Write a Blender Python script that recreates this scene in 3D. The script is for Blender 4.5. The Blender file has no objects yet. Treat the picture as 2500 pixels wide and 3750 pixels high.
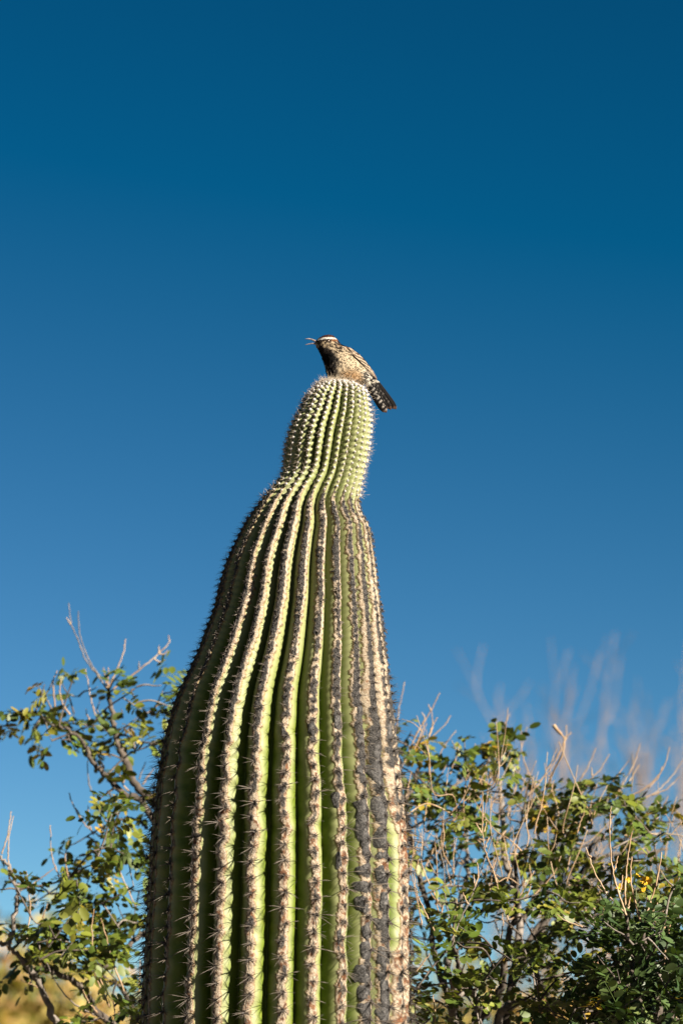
import bpy, math, random
import numpy as np
from mathutils import Vector, Matrix

random.seed(7)
rng = np.random.default_rng(7)
sc = bpy.context.scene
col = sc.collection
rad = math.radians

# ------------------------------------------------------------------ camera
PITCH, CAM_Z, CAM_Y, LENS = 11.0, 1.6, -6.0, 120.0
cd = bpy.data.cameras.new('camera')
cam = bpy.data.objects.new('camera', cd)
col.objects.link(cam)
cam.location = (0, CAM_Y, CAM_Z)
cam.rotation_euler = (rad(90 + PITCH), 0, 0)
cd.sensor_fit = 'VERTICAL'
cd.sensor_height = 36
cd.sensor_width = 24
cd.lens = LENS
cd.clip_start = 0.05
cd.clip_end = 6000
cd.dof.use_dof = True
cd.dof.focus_distance = 5.98
cd.dof.aperture_fstop = 4.2
sc.camera = cam

# ------------------------------------------------------------------ sky, sun, exposure
SUN_AZ, SUN_EL = 54.0, 27.0          # degrees to the right of the viewer's back, above horizon
world = bpy.data.worlds.new('World')
sc.world = world
world.use_nodes = True
wn, wl = world.node_tree.nodes, world.node_tree.links
sky = wn.new('ShaderNodeTexSky')
sky.sky_type = 'NISHITA'
sky.sun_disc = False
sky.sun_elevation = rad(SUN_EL)
sky.sun_rotation = rad(180 - SUN_AZ)
sky.altitude = 3000
sky.air_density = 1.0
sky.dust_density = 0.0
sky.ozone_density = 6.0
bg = wn['Background']
bg.inputs[1].default_value = 0.05
# polarised, deep desert blue: one even grade over the whole sky
gam = wn.new('ShaderNodeGamma'); gam.inputs[1].default_value = 1.66
mul = wn.new('ShaderNodeMix'); mul.data_type = 'RGBA'; mul.blend_type = 'MULTIPLY'
mul.inputs[0].default_value = 1.0
sub = wn.new('ShaderNodeMix'); sub.data_type = 'RGBA'; sub.blend_type = 'SUBTRACT'
sub.inputs[0].default_value = 1.0
GK = 10 ** 0.66                       # gamma acts on the unscaled sky (10x), bring it back
mul.inputs[7].default_value = (.90 / GK, .625 / GK, .400 / GK, 1)
sub.inputs[7].default_value = (0.140, 0.0, 0.0, 1)
clampn = wn.new('ShaderNodeMix'); clampn.data_type = 'RGBA'; clampn.blend_type = 'LIGHTEN'
clampn.inputs[0].default_value = 1.0
clampn.inputs[7].default_value = (0.005, 0.01, 0.02, 1)
wl.new(sky.outputs[0], gam.inputs[0])
wl.new(gam.outputs[0], mul.inputs[6])
wl.new(mul.outputs[2], sub.inputs[6])
wl.new(sub.outputs[2], clampn.inputs[6])
wl.new(clampn.outputs[2], bg.inputs[0])

ld = bpy.data.lights.new('sun', 'SUN')
ld.energy = 5.0
ld.angle = rad(0.5)
ld.color = (1.0, 0.895, 0.75)
sun = bpy.data.objects.new('sun', ld)
col.objects.link(sun)
sdir = Vector((math.sin(rad(SUN_AZ)) * math.cos(rad(SUN_EL)),
               -math.cos(rad(SUN_AZ)) * math.cos(rad(SUN_EL)), math.sin(rad(SUN_EL))))
sun.location = sdir * 30
sun.rotation_euler = sdir.to_track_quat('Z', 'Y').to_euler()

vs = sc.view_settings
vs.view_transform = 'Standard'
vs.look = 'None'
vs.exposure = 2.5
vs.gamma = 1.0
vs.use_curve_mapping = False

# ------------------------------------------------------------------ helpers
cp, sp_ = math.cos(rad(PITCH)), math.sin(rad(PITCH))
KPX = 36.0 / LENS / 3750.0

def P(X, Y, y=0.0):
    """photo pixel -> point of the vertical plane at depth y"""
    a, b = (X - 1250.0) * KPX, (1875.0 - Y) * KPX
    d = (a, cp - b * sp_, sp_ + b * cp)
    t = (y - CAM_Y) / d[1]
    return Vector((d[0] * t, y, CAM_Z + d[2] * t))

def tag(o, label=None, cat=None, group=None, kind=None):
    if label: o['label'] = label
    if cat: o['category'] = cat
    if group: o['group'] = group
    if kind: o['kind'] = kind
    return o

def attach(o, parent):
    o.parent = parent
    o.matrix_parent_inverse = Matrix.Translation(parent.location).inverted() if parent.type == 'EMPTY' else Matrix()

def empty(name, loc):
    o = bpy.data.objects.new(name, None)
    o.location = loc
    o.empty_display_size = 0.1
    col.objects.link(o)
    return o

def mesh_np(name, verts, faces, mat, cols=None, colname='col'):
    """verts Nx3, faces list of (M,k) int arrays"""
    me = bpy.data.meshes.new(name)
    verts = np.asarray(verts, np.float32)
    me.vertices.add(len(verts))
    me.vertices.foreach_set('co', verts.ravel())
    if not isinstance(faces, list): faces = [faces]
    faces = [np.asarray(f, np.int32) for f in faces if len(f)]
    tot = sum(f.size for f in faces)
    nf = sum(len(f) for f in faces)
    me.loops.add(tot)
    me.loops.foreach_set('vertex_index', np.concatenate([f.ravel() for f in faces]))
    me.polygons.add(nf)
    ls = []; s = 0
    for f in faces:
        ls.append(s + np.arange(len(f)) * f.shape[1]); s += f.size
    me.polygons.foreach_set('loop_start', np.concatenate(ls).astype(np.int32))
    me.update(calc_edges=True)
    if cols is not None:
        cols = np.asarray(cols, np.float32)
        if cols.shape[1] == 3: cols = np.hstack([cols, np.ones((len(cols), 1), np.float32)])
        at = me.color_attributes.new(colname, 'FLOAT_COLOR', 'POINT')
        at.data.foreach_set('color', cols.astype(np.float32).ravel())
    if mat: me.materials.append(mat)
    return me

def obj(name, me, parent=None, M=None):
    o = bpy.data.objects.new(name, me)
    col.objects.link(o)
    if parent is not None: attach(o, parent)
    if M is not None: o.matrix_basis = M
    return o

class MB:
    """collects geometry"""
    def __init__(s): s.v = []; s.q = []; s.t = []; s.c = []; s.n = 0
    def add(s, v, q=None, t=None, c=None):
        v = np.asarray(v, float)
        if q is not None and len(q): s.q.append(np.asarray(q) + s.n)
        if t is not None and len(t): s.t.append(np.asarray(t) + s.n)
        s.v.append(v); s.n += len(v)
        if c is not None:
            c = np.asarray(c, float)
            if c.ndim == 1: c = np.tile(c, (len(v), 1))
            s.c.append(c)
    def mesh(s, name, mat):
        f = []
        if s.q: f.append(np.concatenate(s.q))
        if s.t: f.append(np.concatenate(s.t))
        return mesh_np(name, np.concatenate(s.v), f, mat, np.concatenate(s.c) if s.c else None)

def spline(pts, n):
    """Catmull-Rom through pts"""
    p = np.asarray([tuple(q) for q in pts], float)
    if len(p) == 2: return p[0] + (p[1] - p[0]) * np.linspace(0, 1, n)[:, None]
    e = np.vstack([2 * p[0] - p[1], p, 2 * p[-1] - p[-2]])
    t = np.linspace(0, len(p) - 1 - 1e-9, n)
    i = t.astype(int); f = (t - i)[:, None]
    a, b, c, d = e[i], e[i + 1], e[i + 2], e[i + 3]
    return 0.5 * (2 * b + (c - a) * f + (2 * a - 5 * b + 4 * c - d) * f ** 2 + (3 * b - a - 3 * c + d) * f ** 3)

def tube(mb, pts, r0, r1, sides=5, c=None, knots=0.0):
    pts = np.asarray(pts, float)
    n = len(pts)
    tg = np.gradient(pts, axis=0)
    tg /= np.linalg.norm(tg, axis=1)[:, None] + 1e-12
    up = np.array([0.31, 0.87, 0.2])
    a = np.cross(tg, up); a /= np.linalg.norm(a, axis=1)[:, None] + 1e-12
    b = np.cross(tg, a)
    r = np.linspace(r0, r1, n)
    if knots: r = r * (1 + knots * rng.uniform(-.5, 1, n) * (rng.random(n) < .5))
    an = np.arange(sides) * 2 * np.pi / sides
    v = pts[:, None] + r[:, None, None] * (np.cos(an)[None, :, None] * a[:, None] + np.sin(an)[None, :, None] * b[:, None])
    v = v.reshape(-1, 3)
    i = np.arange(n - 1)[:, None] * sides; j = np.arange(sides)[None]; k = (j + 1) % sides
    q = np.stack([i + j, i + k, i + sides + k, i + sides + j], -1).reshape(-1, 4)
    v = np.vstack([v, pts[-1] + tg[-1] * r1])
    e = (n - 1) * sides
    t = [(e + m, e + (m + 1) % sides, n * sides) for m in range(sides)]
    mb.add(v, q, t, c)

def _h(x, y, z, s):
    x = x.astype(np.uint32); y = y.astype(np.uint32); z = z.astype(np.uint32)
    h = x * np.uint32(374761393) + y * np.uint32(668265263) + z * np.uint32(2246822519) + np.uint32(s * 3266489 + 17)
    h = (h ^ (h >> np.uint32(13))) * np.uint32(1274126177)
    h = h ^ (h >> np.uint32(16))
    return (h & np.uint32(0xffffff)).astype(np.float32) / 8388608.0 - 1

def noise(p, f, s=0):
    """gradient noise, about -1..1, at points (...,3)"""
    q = np.asarray(p, np.float64) * f + 1000.0
    i = np.floor(q).astype(np.int64); w = (q - i).astype(np.float32)
    t = w * w * w * (w * (w * 6 - 15) + 10)
    I = [(i[..., k].astype(np.uint32), (i[..., k] + 1).astype(np.uint32)) for k in range(3)]
    acc = 0
    for a in (0, 1):
        for b in (0, 1):
            for c in (0, 1):
                h = I[0][a] * np.uint32(374761393) + I[1][b] * np.uint32(668265263) + I[2][c] * np.uint32(2246822519) + np.uint32(s * 3266489 + 17)
                h = (h ^ (h >> np.uint32(13))) * np.uint32(1274126177); h = (h ^ (h >> np.uint32(15))) * np.uint32(2654435769); h = h ^ (h >> np.uint32(16))
                g = [((h >> np.uint32(10 * k)) & np.uint32(1023)).astype(np.float32) / 511.5 - 1 for k in range(3)]
                d = g[0] * (w[..., 0] - a) + g[1] * (w[..., 1] - b) + g[2] * (w[..., 2] - c)
                acc = acc + d * (t[..., 0] if a else 1 - t[..., 0]) * (t[..., 1] if b else 1 - t[..., 1]) * (t[..., 2] if c else 1 - t[..., 2])
    return np.clip(acc * 1.75, -1, 1)

def fbm(p, f, o=3, s=0):
    r = 0; a = 1; t = 0
    for k in range(o):
        r = r + a * noise(p, f * 2.03 ** k, s + k); t += a; a *= .5
    return r / t

def sstep(a, b, x):
    t = np.clip((x - a) / (b - a), 0, 1)
    return t * t * (3 - 2 * t)

# ------------------------------------------------------------------ materials
def mat_new(name):
    m = bpy.data.materials.new(name)
    m.use_nodes = True
    n = m.node_tree.nodes
    return m, n, m.node_tree.links, n['Principled BSDF']

def ramp(n, stops):
    r = n.new('ShaderNodeValToRGB')
    e = r.color_ramp.elements
    e[0].position, e[0].color = stops[0][0], (*stops[0][1], 1)
    e[1].position, e[1].color = stops[-1][0], (*stops[-1][1], 1)
    for p, c in stops[1:-1]:
        x = e.new(p); x.color = (*c, 1)
    return r

def tex_noise(n, l, scale, detail=4, rough=.6, vec=None):
    t = n.new('ShaderNodeTexNoise')
    t.inputs['Scale'].default_value = scale
    t.inputs['Detail'].default_value = detail
    t.inputs['Roughness'].default_value = rough
    t.inputs['Distortion'].default_value = .8
    if vec is None:
        g = n.new('ShaderNodeNewGeometry'); vec = g.outputs['Position']
    l.new(vec, t.inputs['Vector'])
    return t

def mixc(n, l, fac, a, b, blend='MIX'):
    m = n.new('ShaderNodeMix'); m.data_type = 'RGBA'; m.blend_type = blend
    for s, v in ((0, fac), (6, a), (7, b)):
        if hasattr(v, 'links'): l.new(v, m.inputs[s])
        elif s == 0: m.inputs[0].default_value = v
        else: m.inputs[s].default_value = (*v, 1)
    return m.outputs[2]

def simple(name, stops, scale, rough=.8, bump=0, bscale=None, spec=.3, obj_random=0.0):
    m, n, l, b = mat_new(name)
    t = tex_noise(n, l, scale)
    r = ramp(n, stops)
    l.new(t.outputs[0], r.inputs[0])
    c = r.outputs[0]
    l.new(c, b.inputs['Base Color'])
    b.inputs['Roughness'].default_value = rough
    b.inputs['Specular IOR Level'].default_value = spec
    if bump:
        t2 = tex_noise(n, l, bscale or scale * 3)
        bp = n.new('ShaderNodeBump'); bp.inputs['Strength'].default_value = .6
        bp.inputs['Distance'].default_value = bump
        l.new(t2.outputs[0], bp.inputs['Height']); l.new(bp.outputs[0], b.inputs['Normal'])
    return m

def vcol_mat(name, rough=.8, spec=.2, trans=0.0, sheen=0.0, gain=None):
    m, n, l, b = mat_new(name)
    a = n.new('ShaderNodeAttribute'); a.attribute_name = 'col'
    l.new(a.outputs['Color'], b.inputs['Base Color'])
    b.inputs['Roughness'].default_value = rough
    b.inputs['Specular IOR Level'].default_value = spec
    if trans:
        td = n.new('ShaderNodeBsdfTranslucent')
        tc = mixc(n, l, 1.0, a.outputs['Color'], (1.5, 1.6, .5), 'MULTIPLY')
        l.new(tc, td.inputs[0])
        mx = n.new('ShaderNodeMixShader'); mx.inputs[0].default_value = trans
        l.new(b.outputs[0], mx.inputs[1]); l.new(td.outputs[0], mx.inputs[2])
        l.new(mx.outputs[0], n['Material Output'].inputs[0])
    return m

def cactus_material():
    m, n, l, b = mat_new('saguaro_skin')
    a = n.new('ShaderNodeAttribute'); a.attribute_name = 'col'
    sepc = n.new('ShaderNodeSeparateColor'); l.new(a.outputs['Color'], sepc.inputs[0])
    cork, crust, rust, pale = sepc.outputs[0], sepc.outputs[1], sepc.outputs[2], a.outputs['Alpha']
    g = n.new('ShaderNodeNewGeometry')
    pos = g.outputs['Position']
    # green skin
    ng = tex_noise(n, l, 28, 4, .55, pos)
    rg = ramp(n, [(.3, (0.04158, 0.06391, 0.005005)), (.55, (0.05929, 0.08316, 0.00616)), (.75, (0.07854, 0.0924, 0.00924))])
    l.new(ng.outputs[0], rg.inputs[0])
    ns = tex_noise(n, l, 420, 2, .5, pos)
    rs = ramp(n, [(.70, (0, 0, 0)), (.78, (1, 1, 1))])
    l.new(ns.outputs[0], rs.inputs[0])
    green = mixc(n, l, pale, rg.outputs[0], (.128, .134, .062))
    spk = n.new('ShaderNodeMath'); spk.operation = 'MULTIPLY'; spk.inputs[1].default_value = .35
    l.new(rs.outputs[0], spk.inputs[0])
    green = mixc(n, l, spk.outputs[0], green, (0.1466, 0.1152, 0.0576))
    # cork: cream, rust, charcoal
    nc = tex_noise(n, l, 260, 5, .7, pos)
    rc = ramp(n, [(.3, (0.05236, 0.03142, 0.02094)), (.42, (0.1728, 0.1283, 0.08639)), (.58, (0.2513, 0.2121, 0.1623))])
    l.new(nc.outputs[0], rc.inputs[0])
    nr = tex_noise(n, l, 120, 4, .6, pos)
    rr = ramp(n, [(.3, (0.03927, 0.01466, 0.00733)), (.7, (0.1361, 0.06283, 0.0288))])
    l.new(nr.outputs[0], rr.inputs[0])
    c1 = mixc(n, l, rust, rc.outputs[0], rr.outputs[0])
    nk = tex_noise(n, l, 380, 5, .75, pos)
    rk = ramp(n, [(.3, (0.004189, 0.003927, 0.003927)), (.48, (0.01885, 0.0178, 0.01728)), (.62, (0.0576, 0.05236, 0.04817)), (.74, (0.1571, 0.1309, 0.1047))])
    l.new(nk.outputs[0], rk.inputs[0])
    c2 = mixc(n, l, crust, c1, rk.outputs[0])
    base = mixc(n, l, cork, green, c2)
    pp = n.new('ShaderNodeMath'); pp.operation = 'PINGPONG'; pp.inputs[1].default_value = .5; l.new(cork, pp.inputs[0])
    pm = n.new('ShaderNodeMath'); pm.operation = 'MULTIPLY'; pm.inputs[1].default_value = 1.5; l.new(pp.outputs[0], pm.inputs[0])
    base = mixc(n, l, pm.outputs[0], base, (0.09817, 0.05236, 0.01963))
    l.new(base, b.inputs['Base Color'])
    rgh = n.new('ShaderNodeMapRange'); rgh.inputs['To Min'].default_value = .55; rgh.inputs['To Max'].default_value = .9
    l.new(cork, rgh.inputs[0]); l.new(rgh.outputs[0], b.inputs['Roughness'])
    b.inputs['Specular IOR Level'].default_value = .2
    # relief
    nb = tex_noise(n, l, 420, 5, .7, pos)
    v = n.new('ShaderNodeTexVoronoi'); v.inputs['Scale'].default_value = 230; v.feature = 'DISTANCE_TO_EDGE'
    l.new(pos, v.inputs['Vector'])
    mm = n.new('ShaderNodeMath'); mm.operation = 'MULTIPLY'; l.new(v.outputs[0], mm.inputs[0]); l.new(crust, mm.inputs[1])
    ad = n.new('ShaderNodeMath'); ad.operation = 'ADD'; l.new(nb.outputs[0], ad.inputs[0]); l.new(mm.outputs[0], ad.inputs[1])
    hm = n.new('ShaderNodeMath'); hm.operation = 'MULTIPLY'; l.new(ad.outputs[0], hm.inputs[0]); l.new(cork, hm.inputs[1])
    bp = n.new('ShaderNodeBump'); bp.inputs['Strength'].default_value = .9; bp.inputs['Distance'].default_value = .004
    l.new(hm.outputs[0], bp.inputs['Height']); l.new(bp.outputs[0], b.inputs['Normal'])
    return m

M_CACTUS = cactus_material()
M_SPINE = vcol_mat('dark_spine', .6, .25)
M_OLDSPINE = simple('old_spine', [(.35, (0.01571, 0.01309, 0.01152)), (.65, (0.1047, 0.08639, 0.07069))], 90, .6)
M_PALE_SPINE = simple('pale_spine', [(.35, (0.1885, 0.1466, 0.09948)), (.65, (0.2618, 0.2199, 0.1676))], 60, .6)
M_WOOL = simple('areole_wool', [(.3, (0.1885, 0.1728, 0.1623)), (.7, (0.2932, 0.2827, 0.2723))], 900, .95, .001, 1500)
M_SCAB = simple('scab', [(.32, (0.00462, 0.004235, 0.004235)), (.5, (0.0231, 0.02156, 0.02079)), (.68, (0.05775, 0.0539, 0.05082)), (.8, (0.1232, 0.1001, 0.077))], 190, .75, .004, 260)
M_BARK = simple('shrub_bark', [(.3, (0.01571, 0.01309, 0.01047)), (.55, (0.04189, 0.03246, 0.02513)), (.75, (0.08901, 0.0733, 0.0576))], 70, .9, .002, 200)
M_GREYBARK = simple('grey_bark', [(.3, (0.04712, 0.03927, 0.03246)), (.7, (0.1257, 0.1073, 0.09163))], 70, .9, .002, 200)
M_TWIG = simple('dry_twig', [(.3, (0.1116, 0.06314, 0.0308)), (.5, (0.1733, 0.1155, 0.06545)), (.72, (0.2233, 0.1756, 0.1232))], 22, .8)
M_LEAF = vcol_mat('leaf_green', .5, .25, .13)
M_FEATHER = vcol_mat('plumage', .85, .08)
M_FLOWER = simple('flower_yellow', [(.3, (0.288, 0.1414, 0.005236)), (.7, (0.3927, 0.2513, 0.01047))], 300, .6)
M_STEM = simple('green_stem', [(.3, (.03, .045, .01)), (.7, (.06, .07, .02))], 100, .6)
M_FARLEAF = vcol_mat('far_leaf', .7, .2, .2)
M_FARTWIG = simple('far_twig', [(.3, (.10, .068, .045)), (.7, (.18, .13, .095))], 3, .9)

# ------------------------------------------------------------------ ground
def ground():
    m, n, l, b = mat_new('desert_soil')
    t = tex_noise(n, l, 1.3, 8, .65)
    r = ramp(n, [(.3, (.045, .032, .02)), (.55, (.085, .062, .042)), (.75, (.14, .105, .075))])
    l.new(t.outputs[0], r.inputs[0]); l.new(r.outputs[0], b.inputs['Base Color'])
    b.inputs['Roughness'].default_value = .95
    x = np.concatenate([-np.geomspace(3000, 2, 26), np.linspace(-1.5, 1.5, 7), np.geomspace(2, 3000, 26)])
    X, Y = np.meshgrid(x, x, indexing='ij')
    Z = .05 * noise(np.stack([X, Y, X * 0], -1), .35, 3) * np.exp(-(X ** 2 + Y ** 2) / 900) - .03
    k = len(x)
    i, j = np.meshgrid(np.arange(k - 1), np.arange(k - 1), indexing='ij')
    a = (i * k + j).ravel()
    me = mesh_np('ground', np.stack([X, Y, Z], -1).reshape(-1, 3), np.stack([a, a + k, a + k + 1, a + 1], -1), m)
    tag(obj('ground', me), kind='structure')
ground()

# ------------------------------------------------------------------ saguaro
PROF = [  # photo rows: y, left, right edge of the stem (pixels)
    (1396, 1203, 1256), (1402, 1185, 1280), (1409, 1172, 1300), (1416, 1160, 1315), (1430, 1147, 1334),
    (1444, 1132, 1343), (1458, 1121, 1347), (1486, 1105, 1352), (1514, 1092, 1356), (1542, 1075, 1358),
    (1570, 1063, 1357), (1600, 1053, 1354), (1626, 1047, 1351), (1655, 1042, 1347), (1690, 1038, 1341),
    (1725, 1036, 1332), (1753, 1024, 1327), (1785, 1000, 1321), (1812, 980, 1315), (1840, 956, 1312),
    (1865, 938, 1316), (1890, 920, 1325), (1945, 886, 1353), (2010, 855, 1362), (2070, 829, 1371),
    (2150, 806, 1380), (2232, 785, 1391), (2310, 757, 1400), (2392, 725, 1411), (2470, 690, 1420),
    (2550, 652, 1429), (2630, 626, 1440), (2710, 606, 1451), (2790, 590, 1459), (2870, 577, 1467),
    (2950, 568, 1476), (3030, 560, 1484), (3190, 549, 1491), (3350, 542, 1494), (3510, 531, 1495), (3750, 520, 1496)]

def saguaro():
    zz, cc, rr = [], [], []
    for y, a, b in PROF:
        p, q = P(a, y), P(b, y)
        zz.append(p.z); cc.append((p.x + q.x) / 2); rr.append((q.x - p.x) / 2)
    top = zz[0] + .004
    pts = [(top, cc[0], 0.0), (top - .0008, cc[0], rr[0] * .6)] + list(zip(zz, cc, rr))
    zb, cb, rb = zz[-1], cc[-1], rr[-1]
    pts += [(zb * .8, cb - .004, rb * 1.02), (zb * .55, cb - .006, rb * 1.02), (zb * .3, cb - .006, rb * .97),
            (zb * .1, cb - .006, rb * .88), (-.08, cb - .006, rb * .84)]
    pts = np.array(pts)
    dens = spline(pts, 6000)
    # smooth
    ker = np.hanning(61); ker /= ker.sum()
    pad = np.vstack([np.repeat(dens[:1], 30, 0), dens, np.repeat(dens[-1:], 30, 0)])
    sm = np.stack([np.convolve(pad[:, k], ker, 'valid') for k in range(3)], -1)
    w = sstep(0, 250, np.arange(6000))[:, None]
    dens = dens * (1 - w) + sm * w
    dens[:, 2] = np.maximum(dens[:, 2], 0)
    s = np.concatenate([[0], np.cumsum(np.hypot(np.diff(dens[:, 0]), np.diff(dens[:, 2])))])
    iz = np.argmin(np.abs(dens[:, 0] - (zb - .03)))
    s_vis = s[iz]
    S = np.concatenate([np.linspace(0, .03, 22)[:-1], np.arange(.03, s_vis, .0020), np.arange(s_vis, s[-1], .014)])
    Z = np.interp(S, s, dens[:, 0]); CX = np.interp(S, s, dens[:, 1]); R = np.interp(S, s, dens[:, 2])
    dR, dZ = np.gradient(R, S), np.gradient(Z, S)
    kk = np.hanning(15); kk /= kk.sum()
    dR = np.convolve(np.pad(dR, 7, 'edge'), kk, 'valid'); dZ = np.convolve(np.pad(dZ, 7, 'edge'), kk, 'valid')
    ln = np.hypot(dR, dZ); NR, NZ = -dZ / ln, dR / ln
    # photo row of each ring
    zrow = np.array(zz)[::-1]; yrow = np.array([p[0] for p in PROF], float)[::-1]
    Y = np.interp(Z, zrow, yrow)
    Y = np.where(Z < zz[-1], 3750 + (zz[-1] - Z) * 1950, Y)

    NRIB = 27
    # crest angles, 0 = towards the viewer, positive = to the sunlit side
    th = np.array([4.2 + 13.333 * k for k in range(-13, 14)])
    known = {-6: -69.5, -5: -53.5, -4: -37.9, -3: -24.0, -2: -10.2 , -1: 3.4, 0: 16.6, 1: 29.6, 2: 43.0, 3: 56.0, 4: 70.5}
    for k, v in known.items(): th[k + 14] = v
    th = np.radians(th + rng.uniform(-.5, .5, NRIB))
    edge = np.concatenate([[(th[-1] - 2 * np.pi + th[0]) / 2], (th[1:] + th[:-1]) / 2, [(th[-1] + th[0] + 2 * np.pi) / 2]])

    depth = np.interp(R, [0, .02, .045, .076, .11, .15, .19, .24], [0, .003, .010, .0140, .019, .025, .030, .034])
    aspace = np.interp(Y, [1390, 1500, 1800, 2000, 2400, 2650, 2900, 3300, 3750], [.0075, .0105, .0110, .0115, .0125, .017, .024, .027, .030])
    phase = np.concatenate([[0], np.cumsum(np.diff(S) / ((aspace[1:] + aspace[:-1]) / 2))])
    rib_ph = rng.random(NRIB)
    hw0 = np.interp(Y, [1730, 1800, 1900, 2200, 2600, 2900, 3200, 3750, 4500], [-.012, .0005, .0064, .0085, .0085, .0080, .0082, .0084, .0088])
    crust0 = np.interp(Y, [1800, 1900, 2500, 2750, 2950, 3100, 3750], [.30, .34, .34, .18, -.02, -.16, -.20])
    rust0 = np.interp(Y, [1800, 2300, 2600, 3000, 3750], [-.45, -.35, -.1, .05, .05])
    headness = sstep(1860, 1740, Y)

    root = empty('saguaro_cactus', (float(CX[-1]), 0, 0))
    tag(root, 'tall ribbed green saguaro cactus with corky crests and a narrow pale head', 'cactus')

    def surface(i, u, rows=None):
        """points, normals and masks of rib i at columns u (-1..1 from valley to valley)"""
        sl = slice(None) if rows is None else rows
        n = len(S[sl])
        u = np.broadcast_to(u, (n, u.shape[-1]))
        lo, hi = edge[i], edge[i + 1]
        t = np.where(u < 0, th[i] + u * (th[i] - lo), th[i] + u * (hi - th[i]))
        Rr, Zr, Cr, Sr, Yr = (q[sl][:, None] for q in (R, Z, CX, S, Y))
        nr, nz = NR[sl][:, None], NZ[sl][:, None]
        dp = depth[sl][:, None]; hd = headness[sl][:, None]
        line = np.stack([np.full_like(Sr, i * 7.31), Sr, Sr * 0], -1)
        # crests wander sideways on the old part of the stem
        wob = (.16 * noise(line, 22, 5) + .10 * noise(line, 55, 6)) * (sstep(2350, 2800, Yr) + .7 * sstep(2600, 2750, Yr) * sstep(3150, 3000, Yr)) + .05 * noise(line, 30, 9)
        a = np.abs(u - wob * (1 - u * u))
        k0 = .10 + .0 * hd
        f = np.clip(a, 0, 1) ** 2.4 * (1 - .35 * hd) + .35 * hd * np.clip(a, 0, 1) ** 1.7
        half = (hi - lo) / 2 * Rr
        v = a * half                                              # metres from crest along the arc
        pt0 = np.stack([Cr + np.sin(t) * (Rr - dp * f), -np.cos(t) * (Rr - dp * f), np.broadcast_to(Zr, t.shape)], -1)
        ph = phase[sl][:, None] + rib_ph[i]
        ar = .5 + .5 * np.cos(2 * np.pi * ph)                     # 1 at an areole
        # tubercles
        amp = .0030 * hd + .0013 * (1 - hd)
        amp = amp * np.clip(Rr / .05, 0, 1)
        bump = amp * (ar - .5) * (1 - f) + .0008 * hd * noise(pt0, 90, 12)
        # cork band
        side_wide = 1 + .75 * sstep(rad(36), rad(50), th[i]) * sstep(2300, 2600, Yr) * (u < .25)
        side_wide = side_wide + .5 * sstep(rad(48), rad(60), th[i]) * sstep(1950, 2400, Yr)
        gap = sstep(3010, 3080, Yr + 25 * noise(line, 60, 77)) * sstep(3520, 3450, Yr)      # bare strip between two scarred ribs
        if abs(th[i] - rad(56)) < rad(4): side_wide = np.where(u > 0, side_wide * (1 - gap) + .62 * gap, side_wide)
        if abs(th[i] - rad(70.5)) < rad(4): side_wide = np.where(u < 0, side_wide * (1 - gap) + .85 * gap, side_wide)
        shade = 1 - .55 * sstep(rad(-42), rad(-52), th[i])  # cream cork thinned on the shaded-side ribs, painting their shade darker
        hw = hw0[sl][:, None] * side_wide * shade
        wav = .0024 * noise(pt0, 75, 21) + .0016 * noise(pt0, 170, 22) + .0016 * (ar - .5) + .0026 * noise(line, 16, 23)
        grow = sstep(1760, 2000, Yr)
        blotch = np.clip(noise(pt0, 26, 24) - .42, 0, 1) * .022 * sstep(2550, 2800, Yr) * sstep(rad(5), rad(34), th[i])
        d = hw + wav * (.4 + .6 * grow) + blotch - v
        d = np.where(Yr < 1760 + 40 * noise(line, 9, 27), d - .01 * hd, d)
        cork = sstep(-.0003, .0009, d)
        bias = crust0[sl][:, None] + .04 * sstep(rad(20), rad(45), th[i]) + .30 * sstep(rad(38), rad(42), th[i]) * sstep(rad(64), rad(60), th[i]) * sstep(2500, 2750, Yr) * sstep(.3, .0, u) + .35 * sstep(rad(-44), rad(-54), th[i]) - .16 * sstep(rad(60), rad(68), th[i])  # includes extra charcoal on the shaded-side ribs, standing in for deeper shade
        ptw = pt0 + .006 * np.stack([noise(pt0, 70, 91), noise(pt0, 70, 92), noise(pt0, 70, 93)], -1)
        cr = bias - .10 + 1.0 * fbm(ptw * np.array([1, 1, .7]), 52, 4, 31) + np.minimum(d - .0040, .0035) * 75 + .12 * (ar - .5)
        # right-hand flank of the upper crests has less charcoal and more cream
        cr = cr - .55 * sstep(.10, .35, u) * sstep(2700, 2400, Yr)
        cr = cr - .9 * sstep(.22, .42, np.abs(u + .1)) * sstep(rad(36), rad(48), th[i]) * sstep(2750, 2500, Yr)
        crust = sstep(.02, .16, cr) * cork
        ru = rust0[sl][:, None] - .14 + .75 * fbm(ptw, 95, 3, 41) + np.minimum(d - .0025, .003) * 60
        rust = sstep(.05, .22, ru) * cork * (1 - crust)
        # lift and roughness
        rough = fbm(pt0, 230, 2, 51)
        rid = 1 - np.abs(noise(pt0, 120, 55))
        lift = cork * (.0016 + .0011 * rough) + crust * (.0011 * rid + .0009 * noise(pt0, 330, 57)) 
        # pale skin by the crests, olive in the valleys
        pale = np.clip(.95 * sstep(.014, .001, v - np.maximum(hw, 0)) * (1 - hd) + hd * (.92 - .62 * sstep(.35, .95, a)) + .10 * noise(pt0, 40, 61), 0, 1)
        disp = -dp * f + bump + lift
        x = Cr + np.sin(t) * (Rr + nr * disp)
        y = -np.cos(t) * (Rr + nr * disp)
        z = Zr + nz * disp
        z = np.broadcast_to(z, x.shape)
        return np.stack([x, y, z], -1), np.stack([cork, crust, rust, pale], -1), np.stack([np.sin(t) * nr, -np.cos(t) * nr, np.broadcast_to(nz, t.shape)], -1)

    NC = 27
    c_front = np.linspace(-1, 1, NC)
    c_front = np.sign(c_front) * np.abs(c_front) ** .92
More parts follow.
